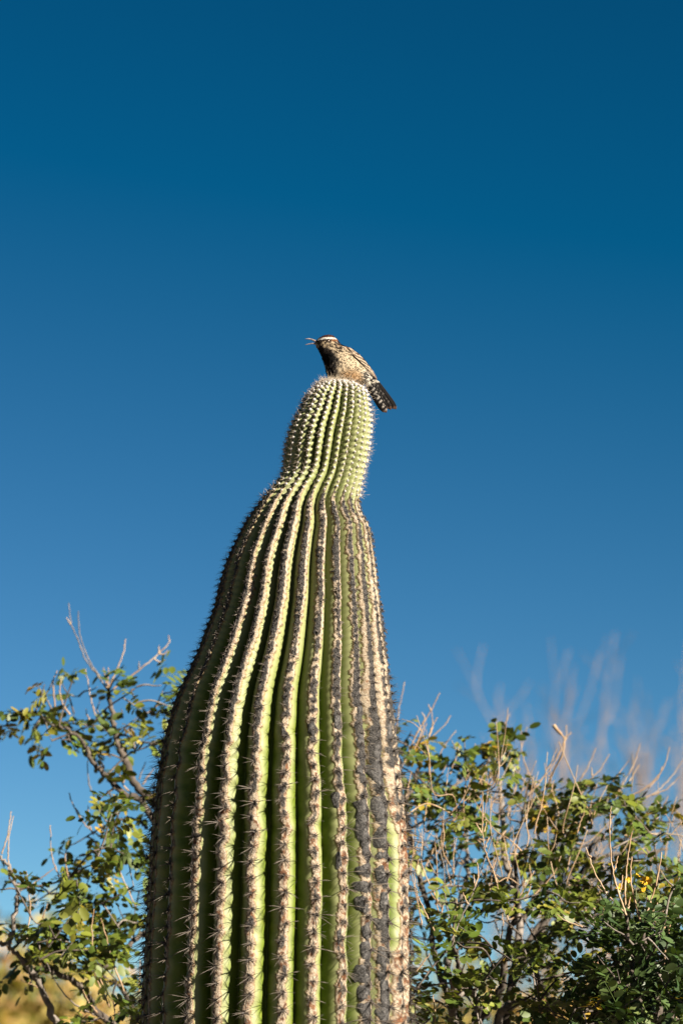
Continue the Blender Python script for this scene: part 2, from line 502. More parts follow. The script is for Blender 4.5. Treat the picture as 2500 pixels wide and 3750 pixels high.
    ribs = []; grids = []; rowsel = []
    for i in range(NRIB):
        front = abs(th[i]) < rad(122)
        u = c_front if front else np.linspace(-1, 1, 9)
        p, m, _ = surface(i, u)
        grids.append((p, m))
    # shared valleys: give both sides the same points
    for i in range(NRIB):
        j = (i + 1) % NRIB
        e = (grids[i][0][:, -1] + grids[j][0][:, 0]) / 2
        grids[i][0][:, -1] = e; grids[j][0][:, 0] = e
        em = (grids[i][1][:, -1] + grids[j][1][:, 0]) / 2
        grids[i][1][:, -1] = em; grids[j][1][:, 0] = em
    nors = []
    for p, m in grids:
        du = np.gradient(p, axis=1); dv = np.gradient(p, axis=0)
        n = np.cross(dv, du); n /= np.linalg.norm(n, axis=-1)[..., None] + 1e-12
        n = -n if (n[300, p.shape[1] // 2] @ (p[300, p.shape[1] // 2] - np.array([CX[300], 0, p[300, 0, 2]]))) < 0 else n
        nors.append(n)
    for i in range(NRIB):
        j = (i + 1) % NRIB
        e = nors[i][:, -1] + nors[j][:, 0]; e /= np.linalg.norm(e, axis=-1)[:, None] + 1e-12
        nors[i][:, -1] = e; nors[j][:, 0] = e
    for i in range(NRIB):
        p, m = grids[i]
        nr_, nc = p.shape[:2]
        a = (np.arange(nr_ - 1)[:, None] * nc + np.arange(nc - 1)[None]).ravel()
        q = np.stack([a, a + nc, a + nc + 1, a + 1], -1)
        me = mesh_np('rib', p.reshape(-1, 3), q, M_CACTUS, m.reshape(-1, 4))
        nn = nors[i].reshape(-1, 3)
        nn[:nc] = (0, 0, 1)
        me.normals_split_custom_set_from_vertices(nn.tolist())
        ribs.append(obj('rib', me, root))

    # ---- spine clusters: a few shared meshes
    def spine(mb, d, L, r, c=None):
        d = np.asarray(d, float); d /= np.linalg.norm(d)
        a = np.cross(d, (.3, .5, .81)); a /= np.linalg.norm(a); b = np.cross(d, a)
        base = np.array([a, -.5 * a + .87 * b, -.5 * a - .87 * b]) * r
        bend = np.array([0, -.06, 0]) * L
        v = np.vstack([base, d * L * .55 + base * .75 + bend * .3, d * L + bend])
        mb.add(v, [(0, 1, 4, 3), (1, 2, 5, 4), (2, 0, 3, 5)], [(3, 4, 6), (4, 5, 6), (5, 3, 6)], c)
    # local frame: x across the rib, y up the rib, z out
    big = []
    for k in range(8):
        mb = MB()
        for j in range(15):
            an = j / 15 * 2 * math.pi + rng.uniform(-.2, .2)
            e = rng.uniform(.12, .75)
            spine(mb, (math.cos(an) * math.cos(e) * 1.1, math.sin(an) * math.cos(e) * .9 - .1, math.sin(e)), rng.uniform(.010, .022), .00042, np.array((.022, .017, .014)) if rng.random() < .7 else np.array((.075, .062, .05)))
        for j in range(4):
            an = rng.uniform(0, 2 * math.pi)
            spine(mb, (math.cos(an) * .75, -abs(math.sin(an)) * .55, rng.uniform(.45, 1)), rng.uniform(.022, .038), .00055, np.array((.075, .062, .05)))
        for j in range(5):
            an = rng.uniform(0, 2 * math.pi)
            spine(mb, (math.cos(an), math.sin(an), 1.2), rng.uniform(.004, .008), .0011, np.array((.018, .014, .012)))
        big.append(mb.mesh('spine_cluster', M_SPINE))
    stub = []
    for k in range(4):
        mb = MB()
        for j in range(9):
            an = j / 9 * 2 * math.pi + rng.uniform(-.3, .3); e = rng.uniform(.2, .9)
            spine(mb, (math.cos(an) * math.cos(e), math.sin(an) * math.cos(e), math.sin(e)), rng.uniform(.0035, .0085), .0005, np.array((.03, .024, .02)) if rng.random() < .7 else np.array((.075, .062, .05)))
        stub.append(mb)
    fine = []
    for k in range(4):
        mb = MB()
        for j in range(8):
            an = j / 8 * 2 * math.pi + rng.uniform(-.3, .3); e = rng.uniform(.35, 1.2)
            spine(mb, (math.cos(an) * math.cos(e), math.sin(an) * math.cos(e), math.sin(e)), rng.uniform(.006, .017), .00026)
        fine.append(mb)
    wool = []
    for k in range(4):
        nlat, nlon = 4, 7
        v = [(0, 0, 1)]
        for a in range(1, nlat):
            for b in range(nlon):
                f, g = a / (nlat - .6) * math.pi * .62, b / nlon * 2 * math.pi
                v.append((math.sin(f) * math.cos(g), math.sin(f) * math.sin(g) * 1.1, math.cos(f)))
        v = np.array(v) * (1 + rng.uniform(-.16, .16, (len(v), 1)))
        t = [(0, 1 + b, 1 + (b + 1) % nlon) for b in range(nlon)]
        q = [(1 + (a - 1) * nlon + b, 1 + a * nlon + b, 1 + a * nlon + (b + 1) % nlon, 1 + (a - 1) * nlon + (b + 1) % nlon) for a in range(1, nlat - 1) for b in range(nlon)]
        mb = MB(); mb.add(v * .0028, q, t); wool.append(mb.mesh('areole', M_WOOL))

    campos = np.array([0, CAM_Y, CAM_Z])
    clusters, buttons = [], []
    rest_dark, rest_pale, rest_wool = MB(), MB(), MB()
    def inst(mbsrc, M, mb):
        n0 = 0
        Mr = np.array(M)
        for v in mbsrc.v: pass
        V = np.concatenate(mbsrc.v) @ Mr[:3, :3].T + Mr[:3, 3]
        mb.add(V, np.concatenate(mbsrc.q) if mbsrc.q else None, np.concatenate(mbsrc.t) if mbsrc.t else None, np.concatenate(mbsrc.c) if mbsrc.c else None)
    for i in range(NRIB):
        ks = np.arange(math.ceil(phase[0] + rib_ph[i]), math.floor(phase[-1] + rib_ph[i]) + 1)
        sa = np.interp(ks - rib_ph[i], phase, S)
        for s_ in sa:
            r_ = int(np.argmin(np.abs(S - s_)))
            if r_ < 3 or R[r_] < .012: continue
            if S[r_] > s_vis and rng.random() < .0: continue
            nc = grids[i][0].shape[1] // 2
            jit = 0
            # follow the crest: column that sticks out most
            seg = grids[i][0][r_, nc - 5 if nc > 8 else nc:nc + 6 if nc > 8 else nc + 1]
            rr_ = np.hypot(seg[:, 0] - CX[r_], seg[:, 1])
            p = seg[int(np.argmax(rr_))]
            t_ = th[i]
            n = np.array([math.sin(t_) * NR[r_], -math.cos(t_) * NR[r_], NZ[r_]])
            n[2] += .10; n /= np.linalg.norm(n)
            xd = np.array([math.cos(t_), math.sin(t_), 0]); yd = np.cross(n, xd)
            face = n @ (campos - p) / np.linalg.norm(campos - p)
            yy = Y[r_]
            rot = Matrix.Rotation(rng.uniform(-.35, .35), 4, 'Z')
            M = Matrix(((xd[0], yd[0], n[0], p[0] - n[0] * .0004), (xd[1], yd[1], n[1], p[1] - n[1] * .0004), (xd[2], yd[2], n[2], p[2] - n[2] * .0004), (0, 0, 0, 1))) @ rot
            if yy < 1830:
                scl = float(np.interp(yy, [1390, 1440, 1500, 1700, 1830], [1.0, 1.1, 1.0, .82, .8])) * rng.uniform(.85, 1.12)
                if R[r_] < .03: scl *= .8
                Mw = M @ Matrix.Scale(scl, 4)
                buttons.append((face, i, Mw))
                sc2 = float(np.interp(yy, [1390, 1440, 1520, 1830], [.9, .9, .8, .95])) * rng.uniform(.75, 1.25)
                inst(fine[rng.integers(4)], M @ Matrix.Scale(sc2, 4), rest_pale)
            elif yy < 2480 and th[i] > rad(-62):
                k = 1.0 if yy < 2200 else 1.2
                if th[i] < rad(-25): k *= 1.35
                if rng.random() < .9: inst(stub[rng.integers(4)], M @ Matrix.Scale(k * rng.uniform(.7, 1.3), 4), rest_dark)
            else:
                scl = float(np.interp(yy, [1830, 2480, 2700, 2950, 3750], [.42, .52, .72, 1.08, 1.22])) * rng.uniform(.72, 1.2)
                clusters.append((face * scl if face > -.25 and yy < 3790 else -9, i, M @ Matrix.Scale(scl, 4)))
    clusters.sort(key=lambda c: -c[0]); buttons.sort(key=lambda c: -c[0])
    for k, (f, i, M) in enumerate(clusters):
        me = big[rng.integers(8)]
        if k < 300: obj('spine_cluster', me, ribs[i], M)
        else:
            Mr = np.array(M)
            src = np.empty(len(me.vertices) * 3); me.vertices.foreach_get('co', src)
            V = src.reshape(-1, 3) @ Mr[:3, :3].T + Mr[:3, 3]
            ns = len(V) // 7
            b = np.arange(ns)[:, None] * 7
            q = np.concatenate([b + np.array(x) for x in ((0, 1, 4, 3), (1, 2, 5, 4), (2, 0, 3, 5))])
            t = np.concatenate([b + np.array(x) for x in ((3, 4, 6), (4, 5, 6), (5, 3, 6))])
            rest_dark.add(V, q, t, (.03, .024, .02))
    for k, (f, i, M) in enumerate(buttons):
        me = wool[rng.integers(4)]
        if k < 300: obj('areole', me, ribs[i], M)
        else:
            Mr = np.array(M)
            src = np.empty(len(me.vertices) * 3); me.vertices.foreach_get('co', src)
            V = src.reshape(-1, 3) @ Mr[:3, :3].T + Mr[:3, 3]
            t = [(0, 1 + b, 1 + (b + 1) % 7) for b in range(7)]
            q = [(1 + b, 8 + b, 8 + (b + 1) % 7, 1 + (b + 1) % 7) for b in range(7)] + [(8 + b, 15 + b, 15 + (b + 1) % 7, 8 + (b + 1) % 7) for b in range(7)]
            rest_wool.add(V, q, t)
    # tuft of long pale spines on the crown
    for k in range(34):
        an, rr_ = rng.uniform(0, 2 * math.pi), .036 * math.sqrt(rng.random())
        z = np.interp(rr_, R[:40], Z[:40])
        d = np.array([math.cos(an) * rr_ / .036 * 1.0 + rng.uniform(-.25, .25), math.sin(an) * rr_ / .036 + rng.uniform(-.25, .25), 1.0])
        mb = MB(); spine(mb, d, rng.uniform(.010, .024), .0004)
        V = mb.v[0] + np.array([CX[5] + math.cos(an) * rr_, math.sin(an) * rr_, z - .001])
        rest_pale.add(V, mb.q[0], mb.t[0])
    tag(obj('spines', rest_dark.mesh('spines', M_SPINE), root), kind='stuff')
    tag(obj('head_spines', rest_pale.mesh('head_spines', M_PALE_SPINE), root), kind='stuff')
    tag(obj('areole_wool', rest_wool.mesh('areole_wool', M_WOOL), root), kind='stuff')

    # ---- thick charcoal scabs
    def scab(ti, yy, length, width, off):
        width *= 1.25
        i = int(np.argmin(np.abs(th - rad(ti))))
        r_ = int(np.argmin(np.abs(Y - yy)))
        half = (edge[i + 1] - edge[i]) / 2 * R[r_]
        na, nb = 5, 16
        wob = 1 + .22 * np.array([math.sin(2 * x + rng.uniform(0, 6)) for x in np.linspace(0, 6, nb)]) * 0 + np.interp(np.arange(nb), np.arange(-1, nb + 2, 2), rng.uniform(-.45, .3, (nb + 3 + 1) // 2)[:len(np.arange(-1, nb + 2, 2))])
        length *= rng.uniform(.75, 1.4)
        top, v = [], []
        for a in range(na):
            f = a / (na - 1)
            for b in range(nb):
                g = b / nb * 2 * math.pi
                cgx = math.copysign(abs(math.cos(g)) ** .7, math.cos(g)); cgy = math.copysign(abs(math.sin(g)) ** .7, math.sin(g))
                du = off + f * wob[b] * cgx * width / 2 / half
                ds = f * wob[b] * cgy * length / 2
                rw = int(np.argmin(np.abs(S - (S[r_] + ds))))
                ii, uu = i, du
                if uu < -1: ii, uu = (i - 1) % NRIB, uu + 2
                if uu > 1: ii, uu = (i + 1) % NRIB, uu - 2
                g_ = grids[ii][0]
                cf = np.interp(uu, c_front, np.arange(NC))
                c0 = int(min(cf, NC - 2)); w_ = cf - c0
                rows_ = slice(max(0, rw - 3), rw + 4)
                pt = (g_[rows_, c0] * (1 - w_) + g_[rows_, c0 + 1] * w_).mean(0)
                nn = nors[ii][rows_, c0].mean(0); nn /= np.linalg.norm(nn)
                h = .0014 * (1 - f ** 4) + .0006 * rng.uniform(-1, 1) - (.002 if a == na - 1 else 0)
                v.append(tuple(pt + nn * h))
        q = [(a * nb + b, (a + 1) * nb + b, (a + 1) * nb + (b + 1) % nb, a * nb + (b + 1) % nb) for a in range(1, na - 1) for b in range(nb)]
        t = [(0, nb + b, nb + (b + 1) % nb) for b in range(nb)]
        me = mesh_np('scab', v, [np.array(q), np.array(t)], M_SCAB)
        obj('scab', me, ribs[i])
    spots = [(43, 2640, .030, .013, .0), (43, 2745, .034, .016, -.1), (43, 2860, .022, .012, -.3), (29.6, 2975, .026, .012, -.3), (29.6, 3190, .028, .008, -.25),
             (29.6, 3460, .028, .008, -.22), (16.6, 2720, .020, .009, -.15), (29.6, 2690, .028, .012, -.12), (70.5, 2700, .03, .016, -.1), (70.5, 2860, .02, .018, .1)]
    for t_, y0, y1, off in ((56, 2740, 2900, -.35), (56, 2960, 3410, -.42), (56, 3480, 3740, -.40), (43, 2960, 3120, -.3), (43, 3190, 3340, -.38), (43, 3400, 3480, -.22), (43, 3540, 3740, -.3)):
        y = y0
        while y < y1:
            L = rng.uniform(.022, .05); y += L * 1000
            spots.append((t_, y, L, rng.uniform(.012, .019), off + rng.uniform(-.12, .12))); y += L * 900
    for a in spots:
        scab(*a)
    return float(top), float(CX[3])

TOPZ, TOPX = saguaro()

# ------------------------------------------------------------------ wren
def B(x, y, dy=0.0):
    """enlarged-bird drawing units (0.13 mm) -> world; dy = metres towards the far side"""
    p = P(1080 + x / 3.92, 1190 + y / 3.92, 0.0)
    return np.array([p.x, dy, p.z])
BU = .000132

def plumage(X, Yv, lat, s=0):
    """feather colour at drawing position X,Yv (arrays); lat = -1..1 across the body"""
    X = np.asarray(X, float); Yv = np.asarray(Yv, float)
    pos = np.stack([X, Yv, lat * 60], -1)
    # coordinates along / across the feather tracts (head to tail runs down-right)
    al, ac = X * .77 + Yv * .64, -X * .64 + Yv * .77
    tr = np.stack([al * .35, ac, lat * 60], -1)
    def mix(a, b, f): return a * (1 - f[..., None]) + np.asarray(b) * f[..., None]
    def seg(x0, y0, x1, y1):
        dx, dy = x1 - x0, y1 - y0; L = dx * dx + dy * dy
        t = np.clip(((X - x0) * dx + (Yv - y0) * dy) / L, 0, 1)
        return np.hypot(X - x0 - t * dx, Yv - y0 - t * dy)
    c = np.ones(X.shape + (3,)) * np.array([.66, .53, .36])
    c = mix(c, (.50, .36, .20), sstep(-.1, .5, fbm(pos, .006, 2, 3)) * .5)
    # buff belly
    c = mix(c, (.50, .28, .12), sstep(230, 60, np.hypot((X - 800) * .9, (Yv - 800) * 1.3)) * .85)
    # brown back and wings with pale flecks
    dors = seg(640, 270, 800, 335); dors = np.minimum(dors, seg(800, 335, 960, 460)); dors = np.minimum(dors, seg(960, 460, 1090, 620))
    back = sstep(95, 40, dors + 30 * noise(pos, .02, 5))
    c = mix(c, (.22, .125, .065), back)
    c = mix(c, (.66, .56, .44), back * sstep(.25, .5, noise(tr, .045, 7)))
    c = mix(c, (.07, .045, .03), back * sstep(.45, .6, noise(tr, .05, 9)))
    # round black spots on flank
    cell = 52.0
    gx, gy = al / cell, ac / (cell * .72)
    ix, iy = np.floor(gx), np.floor(gy)
    jx = _h(ix.astype(int) + 500, iy.astype(int) + 500, ix.astype(int) * 0, 3) * .22
    jy = _h(ix.astype(int) + 500, iy.astype(int) + 500, ix.astype(int) * 0, 4) * .22
    ds = np.hypot((gx - ix - .5 - jx) * cell * .75, (gy - iy - .5 - jy) * cell * .72)
    flank = (Yv > 380) & (X > 560) & (back < .3)
    c = mix(c, (.03, .025, .02), sstep(11, 6, ds) * flank * .95)
    # black bib and streaked breast, with some shade on the front painted in
    bibx = np.interp(Yv, [250, 330, 380, 450, 520, 600, 700, 800, 900], [300, 400, 520, 560, 600, 610, 600, 560, 520])
    bib = sstep(50, -50, X - bibx + 45 * noise(tr, .028, 11)) * (Yv > 300)
    dark = sstep(-.55, -.25, noise(tr, .05, 13) + np.interp(Yv, [300, 420, 520, 620, 850], [.15, .5, .25, -.12, -.2]))
    c = mix(c, (.30, .27, .24), bib * .75)
    c = mix(c, (.012, .011, .012), bib * dark)
    # cheeks: fine streaks
    cheek = (X < 680) & (Yv > 215) & (Yv < 430)
    ck = sstep(-.22, .05, noise(np.stack([X * .3 + Yv * .1, Yv - X * .15, lat * 40], -1), .07, 17)) * cheek
    c = mix(c, (.035, .027, .022), ck * .95)
    # tail coverts
    tc = sstep(930, 1010, X) * sstep(650, 720, Yv)
    c = mix(c, (.74, .68, .58), tc)
    c = mix(c, (.02, .018, .016), tc * sstep(.2, .35, noise(pos, .022, 19)))
    # head stripes
    c = mix(c, (.075, .028, .018), sstep(222, 204, Yv - np.interp(X, [300, 400, 480, 560, 620], [10, -6, -10, -4, 18])) * (X < 640))
    c = mix(c, (.22, .085, .03), sstep(30, 14, seg(520, 236, 605, 225)))
    c = mix(c, (.04, .027, .02), sstep(20, 10, seg(315, 250, 440, 236)))
    c = mix(c, (.04, .027, .02), sstep(30, 22, seg(455, 238, 500, 236)) * sstep(12, 20, seg(462, 238, 490, 238)))
    c = mix(c, (.84, .79, .70), sstep(17, 10, np.minimum(seg(325, 226, 420, 212), seg(420, 211, 585, 206))))
    c = mix(c, (.70, .60, .47), sstep(22, 12, seg(300, 295, 325, 315)))
    c = c * .31
    c *= (1 + .16 * noise(pos, .05, 23) + .12 * noise(tr, .11, 29))[..., None]
    return np.clip(c, .004, .95)

def wren():
    root = empty('cactus_wren', tuple(B(760, 870)))
    tag(root, 'speckled brown and white wren singing with open beak, perched on top of the cactus', 'bird')
    ST = [((303, 228), (297, 290), 26), ((320, 208), (303, 312), 42), ((355, 186), (318, 330), 62), ((410, 158), (333, 352), 84),
          ((480, 142), (348, 388), 98), ((555, 165), (366, 425), 104), ((612, 222), (385, 470), 106), ((665, 288), (408, 530), 116),
          ((735, 318), (432, 605), 134), ((815, 350), (450, 690), 150), ((893, 402), (488, 785), 158), ((955, 462), (575, 862), 154),
          ((1012, 528), (700, 895), 138), ((1058, 585), (815, 900), 114), ((1094, 645), (905, 885), 86), ((1118, 705), (960, 862), 62), ((1135, 760), (1002, 838), 44)]
    D = np.array([s[0] for s in ST], float); V = np.array([s[1] for s in ST], float); Wd = np.array([s[2] for s in ST], float)
    n, m = 120, 72
    D2, V2 = spline(np.hstack([D, D[:, :1] * 0]), n)[:, :2], spline(np.hstack([V, V[:, :1] * 0]), n)[:, :2]
    W2 = spline(np.stack([Wd, Wd * 0, Wd * 0], -1), n)[:, 0]
    an = np.arange(m) / m * 2 * np.pi
    C, Hf = (D2 + V2) / 2, (D2 - V2) / 2
    XY = C[:, None] + Hf[:, None] * np.cos(an)[None, :, None]
    lat = W2[:, None] * np.sin(an)[None]
    # ruffled feathers
    q = np.stack([XY[..., 0], XY[..., 1], lat], -1)
    ruf = 1 + (.030 * noise(q, .035, 71) + .02 * noise(q, .08, 72)) * sstep(12, 40, np.arange(n))[:, None]
    XY = C[:, None] + (XY - C[:, None]) * ruf[..., None]; lat = lat * ruf
    v = np.array([[B(XY[i, j, 0], XY[i, j, 1], -lat[i, j] * BU) for j in range(m)] for i in range(n)])
    cc = plumage(XY[..., 0], XY[..., 1], np.abs(np.sin(an))[None] * np.ones((n, 1)))
    a = np.arange(n - 1)[:, None] * m; j = np.arange(m)[None]; k = (j + 1) % m
    qd = np.stack([a + j, a + m + j, a + m + k, a + k], -1).reshape(-1, 4)
    vv = np.vstack([v.reshape(-1, 3), v[0].mean(0), v[-1].mean(0)])
    t = [(n * m, x, (x + 1) % m) for x in range(m)] + [(n * m + 1, (n - 1) * m + (x + 1) % m, (n - 1) * m + x) for x in range(m)]
    ca = np.vstack([cc.reshape(-1, 3), cc[0].mean(0), cc[-1].mean(0)])
    body = obj('body', mesh_np('body', vv, [qd, np.array(t)], M_FEATHER, ca), root)
    # loose contour feathers over the body
    mb = MB()
    ctr = np.array([v[i].mean(0) for i in range(n)])
    for _ in range(4200):
        i, jx = rng.integers(6, n - 3), rng.integers(m)
        p = v[i, jx]; nn = p - ctr[i]; nn /= np.linalg.norm(nn)
        d = v[min(i + 2, n - 1), jx] - p; d /= np.linalg.norm(d) + 1e-9
        d = d * .9 + nn * rng.uniform(.05, .4) + rng.normal(0, .12, 3); d /= np.linalg.norm(d)
        w = np.cross(d, nn); w /= np.linalg.norm(w) + 1e-9
        L = rng.uniform(.0022, .0055) * (.55 if i < 45 else 1); wd = L * .2
        mb.add([p - w * wd, p + w * wd, p + d * L * .6 + w * wd * .9 + nn * .0003, p + d * L, p + d * L * .6 - w * wd * .9 + nn * .0003],
               None, [(0, 1, 2), (0, 2, 4), (4, 2, 3)], cc[i, jx] * rng.uniform(.8, 1.15))
    tag(obj('contour_feathers', mb.mesh('contour_feathers', M_FEATHER), body), kind='stuff')

    # beak halves
    M_BEAK = simple('beak_horn', [(.3, (.05, .04, .04)), (.7, (.20, .16, .14))], 300, .35, spec=.5)
    def mandible(name, pts, r0, r1):
        mb = MB(); p = spline([B(*q) for q in pts], 12)
        tube(mb, p, r0, r1, 8); return obj(name, mb.mesh(name, M_BEAK), root)
    mandible('upper_beak', [(335, 250), (300, 238), (250, 213), (200, 200), (148, 200)], .0028, .0005)
    mandible('lower_beak', [(335, 285), (300, 276), (260, 266), (210, 272), (148, 284)], .0022, .0005)
    M_MOUTH = simple('mouth_lining', [(.3, (.10, .03, .02)), (.7, (.16, .05, .04))], 200, .5)
    mb = MB(); tube(mb, spline([B(345, 266), B(318, 264), B(292, 258)], 6), .003, .0015, 8)
    obj('mouth', mb.mesh('mouth', M_MOUTH), root)
    # eyes
    M_EYE = simple('eye', [(.3, (.012, .006, .004)), (.7, (.03, .012, .008))], 200, .08, spec=.7)
    for sgn in (-1, 1):
        nl, nm = 7, 12
        c = B(476, 239, sgn * .0119); r = .0030
        ev = [c + r * np.array([math.sin(f) * math.cos(g), math.cos(f) * .6 * sgn, math.sin(f) * math.sin(g) * .8])
              for f in np.linspace(.01, 3.13, nl) for g in np.arange(nm) * 2 * math.pi / nm]
        q = [(x * nm + y, x * nm + (y + 1) % nm, (x + 1) * nm + (y + 1) % nm, (x + 1) * nm + y) for x in range(nl - 1) for y in range(nm)]
        obj('eye', mesh_np('eye', ev, np.array(q), M_EYE), root)

    # folded wings: overlapping flight feathers from the shoulder to the pointed tip
    def feather(name, base, tip, width, lat0, lat1, tilt, colf, parent, bow=0.0, nseg=18, nw=7):
        base, tip = np.array(base, float), np.array(tip, float)
        d = tip - base; L = np.hypot(*d); d = d / L; pr = np.array([-d[1], d[0]])
        vs_, cs_ = [], []
        for a_ in range(nseg + 1):
            f = a_ / nseg
            w = width * min(1, (f * 5 + .35)) * math.sqrt(max(0.0, 1 - max(0, (f - .72) / .28) ** 2.2)) * .5 + .6
            for b_ in range(nw):
                g = b_ / (nw - 1) * 2 - 1
                c2 = base + d * L * f + pr * (w * g * math.cos(tilt) + bow * math.sin(f * math.pi))
                ly = lat0 + (lat1 - lat0) * f + w * g * math.sin(tilt) - .10 * w * (1 - g * g)
                vs_.append(B(c2[0], c2[1], ly * BU)); cs_.append(colf(f, g))
        nv = len(vs_); off = np.array([0, .00035, 0])
        vs2 = [x + off for x in vs_]
        q = []
        for a_ in range(nseg):
            for b_ in range(nw - 1):
                o = a_ * nw + b_
                q.append((o, o + 1, o + nw + 1, o + nw)); q.append((nv + o, nv + o + nw, nv + o + nw + 1, nv + o + 1))
            o = a_ * nw
            q.append((o, o + nw, nv + o + nw, nv + o)); o = a_ * nw + nw - 1
            q.append((o, nv + o, nv + o + nw, o + nw))
        return obj(name, mesh_np(name, np.array(vs_ + vs2), np.array(q), M_FEATHER, np.array(cs_ * 2)), parent)
    for sgn in (-1, 1):
        up_ = spline([(770, 345, 60), (860, 395, 75), (950, 475, 80), (1030, 565, 70), (1090, 650, 55), (1172, 785, 30)], 26)
        lo_ = spline([(735, 400, 112), (840, 470, 133), (930, 550, 130), (1000, 620, 110), (1060, 690, 80), (1176, 790, 32)], 26)
        wv, wc = [], []
        NA, NB = 70, 22
        up_, lo_ = spline(up_[::5].tolist() + [up_[-1].tolist()], NA), spline(lo_[::5].tolist() + [lo_[-1].tolist()], NA)
        for a_ in range(NA):
            for b_ in range(NB):
                q_ = up_[a_] + (lo_[a_] - up_[a_]) * b_ / (NB - 1)
                bulge = 10 * math.sin(math.pi * b_ / (NB - 1)) * math.sin(math.pi * a_ / (NA - 1))
                wv.append(B(q_[0], q_[1], sgn * (q_[2] + bulge) * BU))
                row = b_ // 4
                bar = math.sin(a_ * .62 + row * 2.1 + 1.2 * float(noise(np.array([q_[0], q_[1], 5.0]), .03, 81)))
                edge_ = b_ % 4 == 0
                cw = np.array((.058, .036, .021)) if bar < .1 else np.array((.17, .138, .10))
                if bar < -.6 or (edge_ and bar < .5): cw = np.array((.014, .010, .008))
                if a_ > NA * .86: cw = np.array((.016, .012, .010)) if b_ % 4 else np.array((.06, .045, .03))
                wc.append(cw * rng.uniform(.8, 1.2))
        wq = [(a_ * NB + b_, a_ * NB + b_ + 1, a_ * NB + b_ + NB + 1, a_ * NB + b_ + NB) for a_ in range(NA - 1) for b_ in range(NB - 1)]
        we = obj('wing', mesh_np('wing', np.array(wv), np.array(wq), M_FEATHER, np.array(wc)), root)
        for k in range(7):
            f = k / 6
            def colf(t_, g, k=k):
                x, y = 800 + 300 * t_, 380 + 330 * t_ + k * 12
                bar = math.sin(t_ * 34 + k * 1.3 + g)
                base = np.array((0.0612, 0.0396, 0.0245)) if bar < .25 else np.array((0.158, 0.126, 0.09))
                if bar < -.55: base = np.array((.035, .025, .02))
                if t_ > .82: base = np.array((.05, .035, .03))
                return base * random.uniform(.85, 1.15)
            feather('flight_feather', (770 + 60 * f, 345 + 95 * f), (1178 - 70 * f, 792 - 42 * f), 44, sgn * (92 + 38 * f), sgn * (34 + 22 * f), .35 * sgn, colf, we, bow=-26 + 10 * f, nseg=14, nw=4)
    # tail feathers
    def tcol(k):
        def f_(t_, g):
            black = np.array((.0035, .003, .003))  # feather black deepened to paint in the shade under the tail
            white = np.array((0.158, 0.144, 0.126))
            ph = (t_ * 7.5 + k * .37 + .18 * g) % 1
            edge_ = abs(g) > .3 and (g > 0) == (k > 3)
            if k in (0, 1, 5, 6):
                c = white if ph < .30 and g * (1 if k > 3 else -1) > .2 and t_ > .1 else black
            else: c = white * .25 if (ph < .18 and abs(g) > .45) else black
            if t_ > .955: c = np.array((.05, .028, .018))
            if t_ < .12: c = np.array((0.216, 0.194, 0.158)) if ph > .3 else black
            return c * random.uniform(.8, 1.2)
        return f_
    for k in range(7):
        f = k / 6
        feather('tail_feather', (1020 + 115 * f, 805 - 22 * f), (1285 + 168 * f - (18 if k in (2, 4) else 0), 1262 - 72 * f + (14 if k in (1, 6) else 0) - (22 if k in (2, 3) else 0)), 84,
                -6 + 5 * k, -30 + 9 * k, .30, tcol(k), root, bow=10 - 14 * f, nseg=26, nw=7)
    # legs and feet
    M_LEG = simple('leg_skin', [(.3, (.30, .18, .11)), (.7, (.45, .29, .19))], 300, .6)
    for sgn, x0 in ((-1, 850), (1, 810)):
        mb = MB()
        ft = B(x0 + 25, 935, sgn * .008)
        tube(mb, spline([B(x0 + 45, 840, sgn * .008), B(x0 + 52, 880, sgn * .0085), ft], 8), .0016, .0011, 6)
        for ax, ay in ((-1, .25), (-1, -.25), (-.85, .7 * sgn), (.9, .1)):
            q0 = ft; L = .011
            tube(mb, spline([q0, q0 + np.array([ax * L * .55, ay * L * .55, .0005]), q0 + np.array([ax * L, ay * L, -.004])], 6), .0011, .0004, 5)
        obj('leg', mb.mesh('leg', M_LEG), root)

wren()

# ------------------------------------------------------------------ shrubs
GREENS = [(0.03267, 0.05123, 0.005189), (0.0505, 0.06832, 0.007135), (0.02673, 0.04148, 0.006486), (0.06536, 0.07564, 0.008112), (0.04158, 0.05611, 0.009729), (0.0832, 0.08052, 0.009729),
          (0.05643, 0.06832, 0.006486), (0.02971, 0.04636, 0.005837), (0.1188, 0.09269, 0.009729), (0.07129, 0.07808, 0.01136), (0.1783, 0.1122, 0.009729), (0.04753, 0.06344, 0.008112)]
DARKS = [(0.01431, 0.02925, 0.0076), (0.02045, 0.03774, 0.009122), (0.02555, 0.04481, 0.0114), (0.01738, 0.03302, 0.0076), (0.03066, 0.04717, 0.0133), (0.023, 0.04245, 0.008361),
         (0.03578, 0.05425, 0.0133), (0.01533, 0.03066, 0.0076), (0.05111, 0.06604, 0.0171), (0.02555, 0.04245, 0.0114), (0.1431, 0.09433, 0.0076), (0.02811, 0.04717, 0.0114)]

